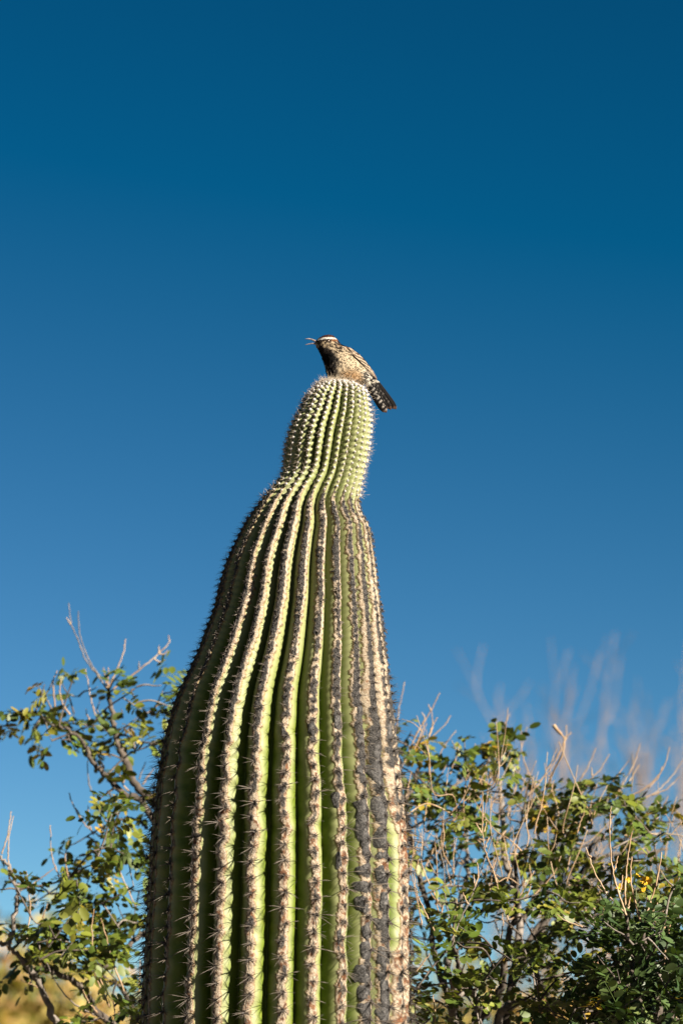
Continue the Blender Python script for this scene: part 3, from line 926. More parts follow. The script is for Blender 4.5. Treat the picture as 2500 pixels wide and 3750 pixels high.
LEAFP = np.array([1, 1, 1, 1, 1, .7, 1, 1, .25, 1, .12, 1]); LEAFP /= LEAFP.sum()
def leaf_arrays(k, greens, ls):
    """one pinnate leaf along +x: rachis and oval leaflets"""
    mb = MB()
    npair = 3 + (k % 2)
    L = ls * (.5 + .55 * npair)
    g = np.array(greens[k % len(greens)])
    xs = np.linspace(0, L, 4)
    rz = np.stack([xs, 0 * xs, -.12 * xs ** 2 / L], -1)
    tube(mb, rz, .0006, .0004, 3, g * 1.2)
    spots = []
    for p in range(npair):
        x = ls * (.35 + .55 * p)
        for sgn in (-1, 1): spots.append((x, sgn * rng.uniform(.75, 1.25), 1 - .05 * p))
    if k % 3: spots.append((L, 0.0, 1.0))
    for x, an, s_ in spots:
        l_ = ls * s_ * rng.uniform(.82, 1.15); w_ = l_ * rng.uniform(.27, .33)
        d = np.array([math.cos(an), math.sin(an), rng.uniform(-.55, .3)]); d /= np.linalg.norm(d)
        up = np.array([rng.uniform(-.5, .5), rng.uniform(-.5, .5), 1.0]); sd = np.cross(up, d); sd /= np.linalg.norm(sd); up = np.cross(d, sd)
        o = np.array([x, 0, -.12 * x * x / L]) + d * ls * .08
        fold = rng.uniform(.02, .3) * w_; curl = rng.uniform(-.2, .1) * l_
        out = [(0, 0), (.18, .72), (.5, 1.0), (.82, .74), (1, 0), (.82, -.74), (.5, -1.0), (.18, -.72)]
        v = [o + d * l_ * a + sd * w_ * b + up * (fold * abs(b) + curl * a * a) for a, b in out] + [o + d * l_ * .5 + up * curl * .25]
        t = [(8, j, (j + 1) % 8) for j in range(8)]
        gc = g * rng.uniform(.78, 1.25)
        mb.add(v, None, t, gc)
    return mb

def dir_matrix(p, d, roll, scl):
    d = d / np.linalg.norm(d)
    up = np.array([0, 0, 1.0]); y = np.cross(up, d)
    if np.linalg.norm(y) < 1e-3: y = np.array([0, 1.0, 0])
    y /= np.linalg.norm(y); z = np.cross(d, y)
    M = Matrix(((d[0], y[0], z[0], p[0]), (d[1], y[1], z[1], p[1]), (d[2], y[2], z[2], p[2]), (0, 0, 0, 1)))
    return M @ Matrix.Rotation(roll, 4, 'X') @ Matrix.Scale(scl, 4)

class Shrub:
    def __init__(s, name, label, base, greens, ls, cat='shrub', group=None):
        s.root = empty(name, base); tag(s.root, label, cat, group)
        s.base = np.array(base, float)
        s.nodes = []; s.leaves = []
        s.src = [leaf_arrays(k, greens, ls) for k in range(12)]
        s.meshes = [m.mesh('leaf', M_LEAF) for m in s.src]
    def branch(s, pts, r0, r1, name='branch', mat=None, node=True, n=None, knots=.15):
        n = n or max(8, 6 * len(pts))
        p = spline(pts, n)
        p[1:-1] += rng.normal(0, .0018, (n - 2, 3))
        mb = MB(); tube(mb, p, r0, r1, 7 if r0 > .004 else 5, None, knots)
        o = obj(name, mb.mesh(name, mat or M_BARK), s.root)
        if node: s.nodes.append(p)
        return p
    def px(s, pts, depths, r0, r1, **kw):
        d = np.linspace(depths[0], depths[1], len(pts)) if isinstance(depths, tuple) else [depths] * len(pts)
        return s.branch([P(x, y, dd) for (x, y), dd in zip(pts, d)], r0, r1, **kw)
    def nearest(s, c):
        al = np.concatenate(s.nodes)
        # prefer joints below the cluster
        dd = np.linalg.norm(al - c, axis=1) + .35 * np.clip(al[:, 2] - c[2], 0, None)
        return al[int(np.argmin(dd))]
    def leafy(s, X, Y, d, n, spread=.04, mat=None):
        """a sprig whose leaves gather round photo position X,Y at depth d"""
        c = np.array(P(X, Y, d)); a = s.nearest(c)
        v = c - a; L = np.linalg.norm(v) + 1e-6
        mid = a + v * .5 + rng.normal(0, .06, 3) * L + np.array([0, 0, .08 * L])
        tip = c + v / L * spread * .5
        p = spline([a, mid, c, tip], 12)
        mb = MB(); tube(mb, p, .0022 if L < .25 else .0030, .0009, 4, None, .2)
        s.twigmb = getattr(s, 'twigmb', [])
        obj('twig', mb.mesh('twig', mat or (M_BARK if rng.random() < .6 else M_GREYBARK)), s.root)
        s.nodes.append(p[4:])
        for k in range(n):
            q = p[rng.integers(6, 12)] + rng.normal(0, spread * .3, 3)
            d_ = rng.normal(0, 1, 3); d_[2] = d_[2] * .6 - .25; d_ += v / L * .5
            s.leaves.append((q, d_, rng.uniform(-.9, .9), rng.uniform(.75, 1.2), int(rng.choice(12, p=LEAFP))))
    def bare(s, X, Y, d, L, lean, r=.0019, forks=2):
        """pale leafless shoot rising from photo position"""
        c = np.array(P(X, Y, d)); a = s.nearest(c)
        up = np.array([math.sin(lean), rng.uniform(-.25, .25), math.cos(lean)])
        e = c + up * L; mid = c + up * L * .5 + rng.normal(0, .035, 3) * L
        mb = MB()
        st = a + (c - a) * .0
        p = spline([st, (st + c) / 2 + rng.normal(0, .01, 3), c, mid, e], 20)
        tube(mb, p, r * 1.25, r * .62, 5, None, .35)
        for k in range(forks):
            i = rng.integers(9, 18)
            d2 = up + rng.normal(0, .45, 3); d2 /= np.linalg.norm(d2)
            l2 = L * rng.uniform(.12, .4)
            tube(mb, spline([p[i], p[i] + d2 * l2 * .5 + rng.normal(0, .004, 3), p[i] + d2 * l2 + up * l2 * .25], 7), r * .8, r * .5, 4, None, .3)
        obj('bare_twig', mb.mesh('bare_twig', M_TWIG), s.root)
    def shoot(s, pts, d, r=.002, mat=None, d2=None):
        p = spline([P(x, y, d if d2 is None else d + (d2 - d) * k / (len(pts) - 1)) for k, (x, y) in enumerate(pts)], 5 * len(pts))
        p[1:] += rng.normal(0, .0006, (len(p) - 1, 3))
        mb = MB(); tube(mb, p, r * .6, r * 1.15, 5, None, .35)       # lists run from tip to base
        obj('bare_twig', mb.mesh('bare_twig', mat or M_TWIG), s.root)
        return p
    def finish(s, limit=300):
        def rank(l):
            q = l[0]; dx = q[1] - CAM_Y
            X = 1250 + q[0] / dx / KPX * cp
            return (0 if -40 < X < 2540 else 1, q[1])
        s.leaves.sort(key=rank)
        mb = MB()
        for k, (q, d_, roll, scl, v) in enumerate(s.leaves):
            M = dir_matrix(q, d_, roll, scl)
            if k < limit: obj('leaf', s.meshes[v], s.root, M)
            else:
                src = s.src[v]; Mr = np.array(M)
                mb.add(np.concatenate(src.v) @ Mr[:3, :3].T + Mr[:3, 3], np.concatenate(src.q), np.concatenate(src.t), np.concatenate(src.c))
        if mb.n: tag(obj('foliage', mb.mesh('foliage', M_LEAF), s.root), kind='stuff')

def cv(ox, oy, k, pts): return [(ox + x / k, oy + y / k) for x, y in pts]

# ---- sparse shrub on the shaded side
def shrub_left():
    d0 = .95
    base = P(700, 3750, d0); base = (base.x, d0, 0)
    s = Shrub('senna_shrub', 'sparse leafy shrub with long bare forked twigs rising behind the shaded side of the cactus', base, GREENS, .0235)
    b = Vector(base)
    A = lambda p: cv(0, 2200, 2.376, p); C = lambda p: cv(0, 2950, 2.376, p)
    j0 = P(640, 3950, d0); 
    s.branch([b, b + Vector((.02, 0, .8)), b + Vector((-.03, .02, 1.5)), j0], .026, .016, name='trunk')
    s.px([(640, 3950), (640, 3400), (620, 3050)] + A([(1330, 1750), (1200, 1640), (1080, 1380), (1030, 1230), (990, 1080), (955, 900), (945, 790)]), (d0, d0 + .1), .012, .0038)
    s.px([(640, 3400), (600, 3100)] + A([(1240, 1760), (1090, 1680), (960, 1560), (890, 1480), (800, 1400), (760, 1290), (700, 1200), (600, 1130), (450, 1080)]), (d0, d0 - .1), .008, .0026)
    s.px([(640, 3950)] + C([(850, 1800), (780, 1680), (640, 1530), (520, 1480), (440, 1430), (330, 1330)]), (d0, d0 - .25), .009, .003)
    s.px([(640, 3950), (400, 3900)] + C([(500, 1900), (420, 1720), (320, 1500), (250, 1420), (190, 1330), (60, 1220), (-60, 1170)]), (d0, d0 - .2), .0085, .004, mat=M_GREYBARK)
    s.px(C([(90, 1210), (110, 1080), (150, 860), (150, 750), (90, 560), (10, 440)]), d0 - .2, .005, .0028, mat=M_GREYBARK)
    s.px([(640, 3400)] + C([(1280, 1100), (1150, 1190), (1060, 1290), (900, 1400)]), (d0, d0 - .1), .0075, .003)
    s.px([(640, 3950)] + C([(1080, 1620), (960, 1550), (900, 1480)]), (d0, d0), .006, .0026)
    s.px(C([(1290, 190), (1180, 120), (1060, 110)]), d0, .004, .002)
    for pts, dd in [
        (A([(600, 20), (620, 200), (680, 340), (750, 520), (850, 650), (945, 790)]), .1), (A([(685, 90), (695, 290), (745, 450), (800, 560), (870, 660)]), .1),
        (A([(580, 150), (620, 210)]), .1), (A([(1465, 300), (1470, 370), (1380, 460), (1230, 590), (1080, 700), (955, 790)]), .1),
        (A([(1440, 515), (1390, 530), (1340, 500)]), .1), (A([(1465, 435), (1420, 465), (1385, 460)]), .1), (A([(1385, 390), (1385, 460)]), .1), (A([(1210, 530), (1212, 600)]), .1),
        (A([(1095, 330), (1070, 470), (1000, 640), (945, 760)]), .1), (A([(900, 580), (920, 700), (945, 790)]), .1), (A([(945, 580), (940, 760)]), .1),
        (A([(745, 590), (770, 720), (800, 880), (860, 1050), (960, 1160)]), .15), (A([(540, 660), (520, 790), (550, 900), (610, 990)]), 0), (A([(500, 610), (465, 720), (480, 920)]), 0),
        (A([(330, 740), (400, 850), (450, 940)]), 0), (A([(750, 940), (770, 1020), (830, 1130)]), .1), (A([(870, 870), (850, 960), (900, 1080)]), .1),
        (A([(770, 1350), (770, 1540), (800, 1660), (860, 1790), (920, 1900)]), .05), (A([(600, 1670), (640, 1780), (720, 1900)]), .0), (A([(770, 1800), (760, 1901)]), 0),
        (A([(830, 1260), (870, 1380), (910, 1460)]), 0), (A([(1030, 1430), (1050, 1540), (1100, 1640), (1250, 1770)]), 0), (A([(1340, 1460), (1240, 1600)]), .1), (A([(1270, 1400), (1210, 1560)]), .1),
        (A([(1100, 1400), (1080, 1580)]), .1), (A([(1060, 940), (1070, 1020)]), .1), (A([(1270, 960), (1140, 1060), (1030, 1180)]), .1), (A([(1390, 900), (1200, 1040), (1090, 1160)]), .1),
        (C([(820, 900), (800, 1100), (830, 1350), (890, 1560)]), -.3), (C([(880, 980), (930, 1160), (980, 1350), (1080, 1610)]), -.3), (C([(230, 570), (260, 800), (265, 950), (220, 1230)]), -.3),
        (C([(440, 170), (450, 420), (500, 580), (570, 740)]), -.1), (C([(600, 300), (570, 450), (595, 620)]), -.1), (C([(960, 340), (1050, 590), (1130, 760), (1180, 870)]), -.05),
        (C([(640, 0), (700, 110), (800, 220), (980, 330)]), 0), (C([(770, 0), (775, 150), (815, 250)]), 0), (C([(845, 0), (900, 100), (980, 200)]), 0), (C([(680, 920), (690, 1040), (620, 1200), (500, 1350)]), -.3),
        (C([(440, 1090), (410, 1220)]), -.3), (C([(100, 50), (70, 250), (20, 420)]), -.2), (C([(120, 90), (80, 300), (75, 480), (80, 640)]), -.2), (C([(420, 850), (370, 980)]), -.2),
        (C([(410, 1370), (480, 1520), (620, 1700), (830, 1830)]), -.25), (C([(690, 1540), (770, 1700), (850, 1800)]), -.25), (C([(1220, 1340), (1210, 1620)]), -.1), (C([(180, 1515), (330, 1580)]), -.2),
        (C([(800, 1270), (830, 1470), (960, 1760)]), -.2), (C([(480, 540), (280, 690), (180, 740)]), -.1)]:
        s.shoot(pts, d0 + dd, .0014 if dd < 0 else .0016, mat=None if rng.random() < .8 else M_GREYBARK)
    for x, y, n, sp in [(400, 1040, 5, .05), (330, 1050, 4, .05), (480, 1000, 5, .05), (560, 1060, 4, .05), (640, 1030, 4, .05), (420, 1130, 4, .05), (300, 1110, 3, .04), (250, 970, 3, .04),
                        (700, 1120, 3, .05), (1130, 800, 4, .04), (1180, 860, 2, .04), (1260, 960, 4, .05), (1400, 820, 4, .05), (1470, 800, 3, .05), (1340, 740, 2, .03), (1480, 920, 2, .04),
                        (1200, 1220, 6, .06), (1280, 1270, 4, .05), (1150, 1180, 3, .05), (1400, 1250, 5, .05), (1340, 1290, 3, .05), (620, 730, 2, .03), (560, 760, 2, .04), (370, 790, 3, .03), (440, 750, 2, .03), (640, 830, 2, .03),
                        (910, 1290, 3, .04), (900, 1340, 2, .03), (70, 1065, 2, .03), (830, 1090, 3, .05), (640, 1260, 2, .03), (560, 1210, 2, .04), (1030, 660, 2, .03), (1060, 620, 1, .03), (790, 780, 2, .04),
                        (900, 1700, 4, .04), (960, 1650, 3, .04), (1000, 1800, 5, .05), (1060, 1830, 4, .05), (1290, 1660, 3, .04), (1200, 1790, 3, .05), (990, 1150, 2, .04), (1090, 1100, 3, .05)]:
        X, Y = A([(x, y)])[0]; s.leafy(X, Y, d0 + rng.uniform(-.12, .15), max(1, n - 1), sp)
    for x, y, n, sp in [(690, 310, 4, .04), (830, 330, 4, .05), (740, 540, 5, .05), (790, 600, 5, .05), (870, 470, 4, .05), (930, 590, 5, .05), (1080, 420, 5, .05), (1150, 500, 5, .06), (1140, 600, 4, .05), (640, 650, 4, .04),
                        (340, 820, 3, .04), (440, 770, 3, .03), (590, 790, 4, .05), (690, 810, 6, .05), (780, 840, 6, .05), (830, 900, 4, .05), (910, 840, 3, .03), (510, 990, 5, .05), (560, 1050, 5, .05), (330, 1030, 5, .05), (380, 1100, 4, .05),
                        (980, 980, 5, .05), (1080, 990, 6, .06), (1170, 1020, 5, .05), (1020, 1090, 5, .05), (420, 1170, 4, .05), (280, 1340, 5, .05), (340, 1290, 5, .05), (380, 1400, 4, .05), (250, 1260, 4, .05), (600, 1190, 6, .06), (700, 1160, 6, .06),
                        (740, 1260, 5, .05), (800, 1170, 5, .05), (740, 1390, 4, .05), (590, 1310, 4, .05), (500, 1260, 5, .06), (190, 680, 3, .04), (100, 650, 2, .03), (250, 690, 2, .03), (40, 730, 2, .03), (950, 1450, 4, .05), (780, 1510, 3, .04), (930, 1280, 4, .05), (1030, 1220, 4, .05),
                        (1000, 1800, 5, .05), (870, 1850, 5, .05), (1100, 1800, 5, .05), (1150, 1700, 4, .05), (1180, 1620, 4, .05), (160, 1390, 2, .03), (1050, 40, 4, .05), (960, 60, 3, .04), (940, 180, 4, .05), (1030, 240, 4, .05), (1150, 200, 3, .05), (780, 1880, 4, .05), (1200, 1880, 4, .05), (680, 1900, 3, .05), (1230, 740, 3, .05), (1180, 900, 3, .04)]:
        X, Y = C([(x, y)])[0]; s.leafy(X, Y, d0 + rng.uniform(-.35, .05), max(2, n - 1), sp)
    s.finish()
shrub_left()

# ---- dense shrub on the sunlit side
def shrub_right():
    d0 = .8
    base = P(1850, 3750, d0); base = (base.x, d0, 0); b = Vector(base)
    s = Shrub('senna_shrub', 'dense green shrub bristling with bare tan twigs beside the sunlit side of the cactus', base, GREENS, .0215)
    U = lambda p: cv(1400, 2350, 2.851, p); U2 = lambda p: cv(1950, 2350, 2.851, p)
    L1 = lambda p: cv(1400, 3050, 2.851, p); L2 = lambda p: cv(1950, 3050, 2.851, p)
    s.branch([b, b + Vector((-.03, 0, .7)), b + Vector((.03, .03, 1.5)), P(1800, 4000, d0)], .035, .022, name='trunk')
    s.px([(1800, 4000)] + L1([(1000, 2050), (1040, 1900), (1180, 1720), (1250, 1550), (1290, 1250), (1340, 990), (1390, 800), (1410, 600), (1380, 300)]), (d0, .6), .011, .0035)
    s.px([(1800, 4000)] + L1([(1010, 2000), (990, 1780), (860, 1590), (790, 1400), (740, 1150)]), (d0, .35), .008, .003)
    s.px([(1800, 4000)] + L1([(740, 2000), (790, 1700), (730, 1590), (700, 1460)]), (d0, .45), .010, .004, mat=M_GREYBARK)
    s.px(L1([(790, 1700), (950, 1640), (1100, 1500)]), .5, .005, .003, mat=M_GREYBARK)
    s.px([(1800, 4000)] + L1([(1200, 1960), (1300, 1830), (1430, 1760), (1560, 1740), (1800, 1650)]), (d0, .7), .010, .005, mat=M_GREYBARK)
    s.px([(1800, 4000), (2000, 3700)] + L2([(30, 1430), (200, 1390), (320, 1230), (400, 1150), (560, 1080)]), (d0, .8), .007, .003)
    s.px([(1800, 4000), (1900, 3500)] + L2([(0, 1300), (60, 1100), (200, 800), (330, 650), (430, 380), (600, 150), (700, 0)]), (d0, 1.1), .010, .004)
    s.px([(1800, 4000), (1900, 3400), (1850, 3150)] + U([(1250, 1800), (1230, 1600), (1220, 1450)]), (d0, 1.2), .009, .003, mat=M_GREYBARK)
    s.px([(1900, 3400), (2000, 3180)] + U2([(300, 1900), (480, 1850), (700, 1790), (900, 1720), (1100, 1660)]), (1.0, 1.2), .007, .0028)
    s.px([(2000, 3700), (2250, 3550)] + L2([(1290, 870), (1440, 740), (1540, 600), (1700, 500)]), (d0, 1.2), .008, .005)
    s.px([(1900, 3500)] + L2([(500, 400), (700, 250), (950, 220), (1200, 210), (1400, 170)]), (1.0, 1.3), .006, .003)
    s.px([(1800, 4000), (1620, 3600), (1560, 3300), (1500, 3050)] + U([(240, 1700), (330, 1500), (420, 1200), (440, 1100)]), (d0, 1.0), .007, .0026)
    s.px([(1620, 3600), (1700, 3250), (1710, 3120)], (d0, 1.2), .0065, .004, mat=M_GREYBARK)
    for pts, dd in [
        (U([(230, 420), (170, 720), (150, 880), (130, 1000)]), 1.1), (U([(600, 530), (510, 710), (440, 820), (340, 990), (230, 1250), (160, 1350)]), .9), (U([(710, 770), (640, 880), (510, 1000), (440, 1100), (380, 1300)]), .95),
        (U([(510, 720), (520, 900), (470, 1060), (490, 1350), (450, 1600)]), .9), (U([(410, 740), (440, 800), (380, 920), (330, 1010)]), 1.0), (U([(570, 790), (520, 880), (480, 1000)]), .9), (U([(765, 925), (640, 1100), (560, 1270), (500, 1400)]), 1.0),
        (U([(475, 660), (510, 715)]), .9), (U([(440, 830), (390, 980), (300, 1200)]), .9), (U([(460, 850), (400, 1000), (380, 1100)]), .95),
        (U([(805, 1070), (770, 1200), (700, 1380)]), .9), (U([(720, 1030), (765, 1130)]), .9), (U([(1325, 750), (1250, 930), (1180, 1080), (1100, 1250), (1030, 1480)]), 1.1), (U([(1440, 910), (1450, 1130), (1500, 1320), (1568, 1450), (1640, 1560)]), 1.0),
        (U([(1415, 1190), (1400, 1500), (1330, 1650), (1250, 1750)]), 1.0), (U([(930, 1280), (880, 1420), (760, 1500), (620, 1620)]), .9), (U([(1040, 1560), (1040, 1800), (1035, 2000)]), .3), (U([(890, 1260), (840, 1420), (720, 1520)]), .9),
        (U([(945, 1340), (1030, 1480), (1010, 1600)]), .9), (U([(1280, 1380), (1220, 1480)]), 1.1), (U([(1568, 1560), (1400, 1720), (1280, 1760)]), 1.0), (U([(970, 1890), (1030, 1990)]), .3), (U([(1085, 1880), (1060, 1990)]), .3),
        (U2([(350, 870), (330, 1030), (230, 1250), (120, 1400), (0, 1500)]), .9), (U2([(250, 1110), (170, 1300), (60, 1480), (-60, 1600)]), .9), (U2([(395, 945), (330, 1030)]), .9), (U2([(655, 1110), (570, 1310), (490, 1450), (430, 1570)]), .95),
        (U2([(800, 1170), (700, 1330), (590, 1450), (500, 1600)]), .95), (U2([(1115, 1070), (1050, 1280), (930, 1500), (850, 1640)]), 1.0), (U2([(1030, 1160), (1040, 1290), (1030, 1560)]), 1.0), (U2([(1115, 1280), (1010, 1450), (960, 1520)]), 1.0),
        (U2([(1420, 1100), (1380, 1270), (1280, 1430), (1130, 1550), (1000, 1620)]), .95), (U2([(1350, 1300), (1310, 1410), (1200, 1530)]), .95), (U2([(1560, 1240), (1440, 1410), (1300, 1560), (1130, 1650)]), 1.1), (U2([(1525, 1410), (1400, 1530), (1250, 1600)]), 1.0),
        (U2([(1410, 1610), (1330, 1780), (1250, 1900)]), 1.0), (U2([(1000, 1240), (820, 1480), (780, 1560)]), 1.0), (U2([(815, 1720), (805, 1850), (800, 2000)]), .15), (U2([(140, 1400), (100, 1650), (10, 2000)]), .5), (U2([(540, 1770), (490, 1900), (460, 2000)]), .5),
        (U2([(220, 1440), (185, 1570)]), .9), (U2([(610, 1310), (620, 1400)]), .95), (U2([(150, 1680), (70, 1760)]), .5),
        (L1([(330, 420), (350, 600), (440, 820), (540, 1020)]), .3), (L1([(1160, 0), (1060, 300), (970, 550), (900, 720), (780, 980), (720, 1120)]), .3), (L1([(1040, 0), (1080, 230), (1150, 400), (1190, 520)]), .3), (L1([(1180, 480), (1240, 720), (1340, 990)]), .45),
        (L1([(530, 1690), (550, 1980)]), .25), (L1([(340, 1780), (345, 1990)]), .25), (L1([(570, 50), (640, 380), (650, 640), (710, 960), (740, 1080)]), .5), (L1([(860, 80), (800, 240), (740, 420)]), 1.0), (L1([(575, 0), (520, 200), (450, 350)]), .9), (L1([(435, 130), (400, 350), (380, 600)]), .8),
        (L1([(400, 0), (330, 220), (290, 330), (270, 500)]), .7), (L1([(310, 0), (320, 180), (300, 400), (380, 800), (410, 960)]), .5), (L1([(380, 270), (340, 400)]), .5), (L1([(830, 610), (870, 700), (890, 740)]), .3), (L1([(985, 310), (1000, 440), (960, 560)]), .3),
        (L1([(950, 440), (960, 560)]), .3), (L1([(1110, 40), (1070, 150)]), .3), (L1([(1185, 270), (1150, 380)]), .3), (L1([(1250, 0), (1300, 250), (1330, 380), (1300, 500)]), .7), (L1([(1410, 100), (1360, 300), (1320, 450)]), .7), (L1([(1560, 50), (1500, 280), (1440, 480)]), .6),
        (L1([(1480, 160), (1480, 560)]), .7), (L1([(1390, 300), (1390, 500)]), .6), (L1([(1530, 330), (1540, 550), (1490, 690)]), .5), (L1([(775, 680), (775, 900)]), .5), (L1([(1170, 930), (1210, 1040), (1240, 1140)]), .5), (L1([(1250, 840), (1250, 1000), (1230, 1140)]), .5),
        (L1([(490, 1260), (430, 1350), (350, 1450)]), .2), (L1([(1090, 1440), (1100, 1560), (1110, 1680), (1080, 1860)]), .6), (L1([(1150, 1450), (1120, 1700), (1060, 1870)]), .6), (L1([(900, 1500), (865, 1590)]), .4), (L1([(270, 1560), (400, 1700)]), .6),
        (L2([(255, 730), (300, 840), (430, 930), (570, 990)]), .35), (L2([(250, 850), (330, 910), (480, 970), (570, 995)]), .35), (L2([(460, 0), (380, 280), (330, 480)]), .7), (L2([(210, 100), (210, 300), (160, 480), (40, 620)]), .7), (L2([(310, 200), (230, 400), (100, 560), (20, 640)]), .6),
        (L2([(800, 100), (680, 250), (560, 420), (460, 520)]), .8), (L2([(900, 120), (800, 300), (690, 450), (560, 560)]), .8), (L2([(940, 60), (900, 260), (720, 420), (500, 580)]), .9), (L2([(700, 20), (650, 220)]), .9), (L2([(545, 1160), (560, 1330), (555, 1500)]), .5), (L2([(640, 1060), (610, 1300), (550, 1430)]), .5),
        (L2([(400, 1220), (370, 1360), (300, 1480)]), .6), (L2([(125, 1750), (190, 1850), (260, 1980)]), .3), (L2([(1480, 830), (1510, 980), (1568, 1080)]), .6), (L2([(1550, 0), (1520, 300), (1500, 500)]), .9), (L2([(1400, 60), (1330, 180), (1180, 320)]), 1.0), (L2([(1120, 20), (1050, 150)]), 1.0)]:
        s.shoot(pts, dd + rng.uniform(-.05, .05), .0014 if dd > .5 else .0013, mat=None if rng.random() < .85 else M_GREYBARK)
    # dry seed pod hanging from the tallest twig
    mb = MB(); tube(mb, spline([P(2025, 2655, .9), P(2040, 2675, .9), P(2053, 2688, .9)], 6), .0042, .0034, 6)
    tube(mb, spline([P(2053, 2688, .9), P(2066, 2711, .9), P(2058, 2762, .9), P(2030, 2815, .92), P(2000, 2890, .95)], 12), .0016, .002, 5)
    obj('seed_pod', mb.mesh('seed_pod', M_TWIG), s.root)
    topx = [1440, 1500, 1560, 1640, 1700, 1790, 1850, 1900, 1980, 2040, 2150, 2250, 2330, 2400, 2470, 2560]
    topy = [2720, 2760, 2830, 2810, 2770, 2740, 2740, 2790, 2840, 2890, 2880, 2895, 2940, 2985, 3020, 3010]
    gaps = [(1600, 3150, 100, 140), (1690, 3080, 70, 60), (1560, 3050, 70, 60), (2020, 3470, 75, 45), (1940, 3330, 45, 45), (2110, 3480, 45, 130), (2080, 3640, 60, 50), (1760, 3670, 60, 60), (1850, 3610, 40, 35),
            (2080, 3080, 60, 60), (2220, 3080, 60, 70), (2200, 3220, 50, 50), (2330, 3270, 60, 60), (1900, 3010, 40, 40), (1640, 2750, 30, 50), (1470, 2960, 30, 40), (1700, 3590, 40, 30), (2480, 3120, 60, 60), (2380, 2990, 40, 40), (2290, 3350, 60, 40)]
    k = 0; tries = 0
    while k < 235 and tries < 5000:
        tries += 1
        X, Y = rng.uniform(1420, 2600), rng.uniform(2700, 3880)
        if Y < np.interp(X, topx, topy) + 15 + rng.uniform(0, 25): continue
        if any(((X - a) / c) ** 2 + ((Y - b_) / e) ** 2 < 1 for a, b_, c, e in gaps): continue
        low = sstep(2950, 3500, Y)
        d = rng.uniform(.6 - .42 * low, 1.1 - .25 * low)
        s.leafy(X, Y, d, int(rng.integers(3, 6)), .05); k += 1
    for X, Y in [(1700, 2735), (1730, 2745), (1560, 2830), (1800, 2722), (1850, 2740), (1470, 2720), (2200, 2880), (2290, 2960), (2440, 3010), (2340, 2950), (1800, 2790), (1640, 2790), (2050, 2890), (1490, 2705), (1520, 2700),
                 (2390, 2990), (2420, 3000), (2140, 2880), (1830, 2760), (1640, 3080), (1660, 3095), (1700, 3060)]:
        s.leafy(X, Y, .95, 3, .035)
    for _ in range(150):
        X, Y = rng.uniform(1440, 2560), rng.uniform(2860, 3450)
        if Y < np.interp(X, topx, topy) + 60: continue
        s.bare(X, Y, rng.uniform(.5, 1.3), rng.uniform(.05, .16), rng.normal(.1, .28), rng.uniform(.0009, .0013), int(rng.integers(0, 3)))
    s.finish()
shrub_right()

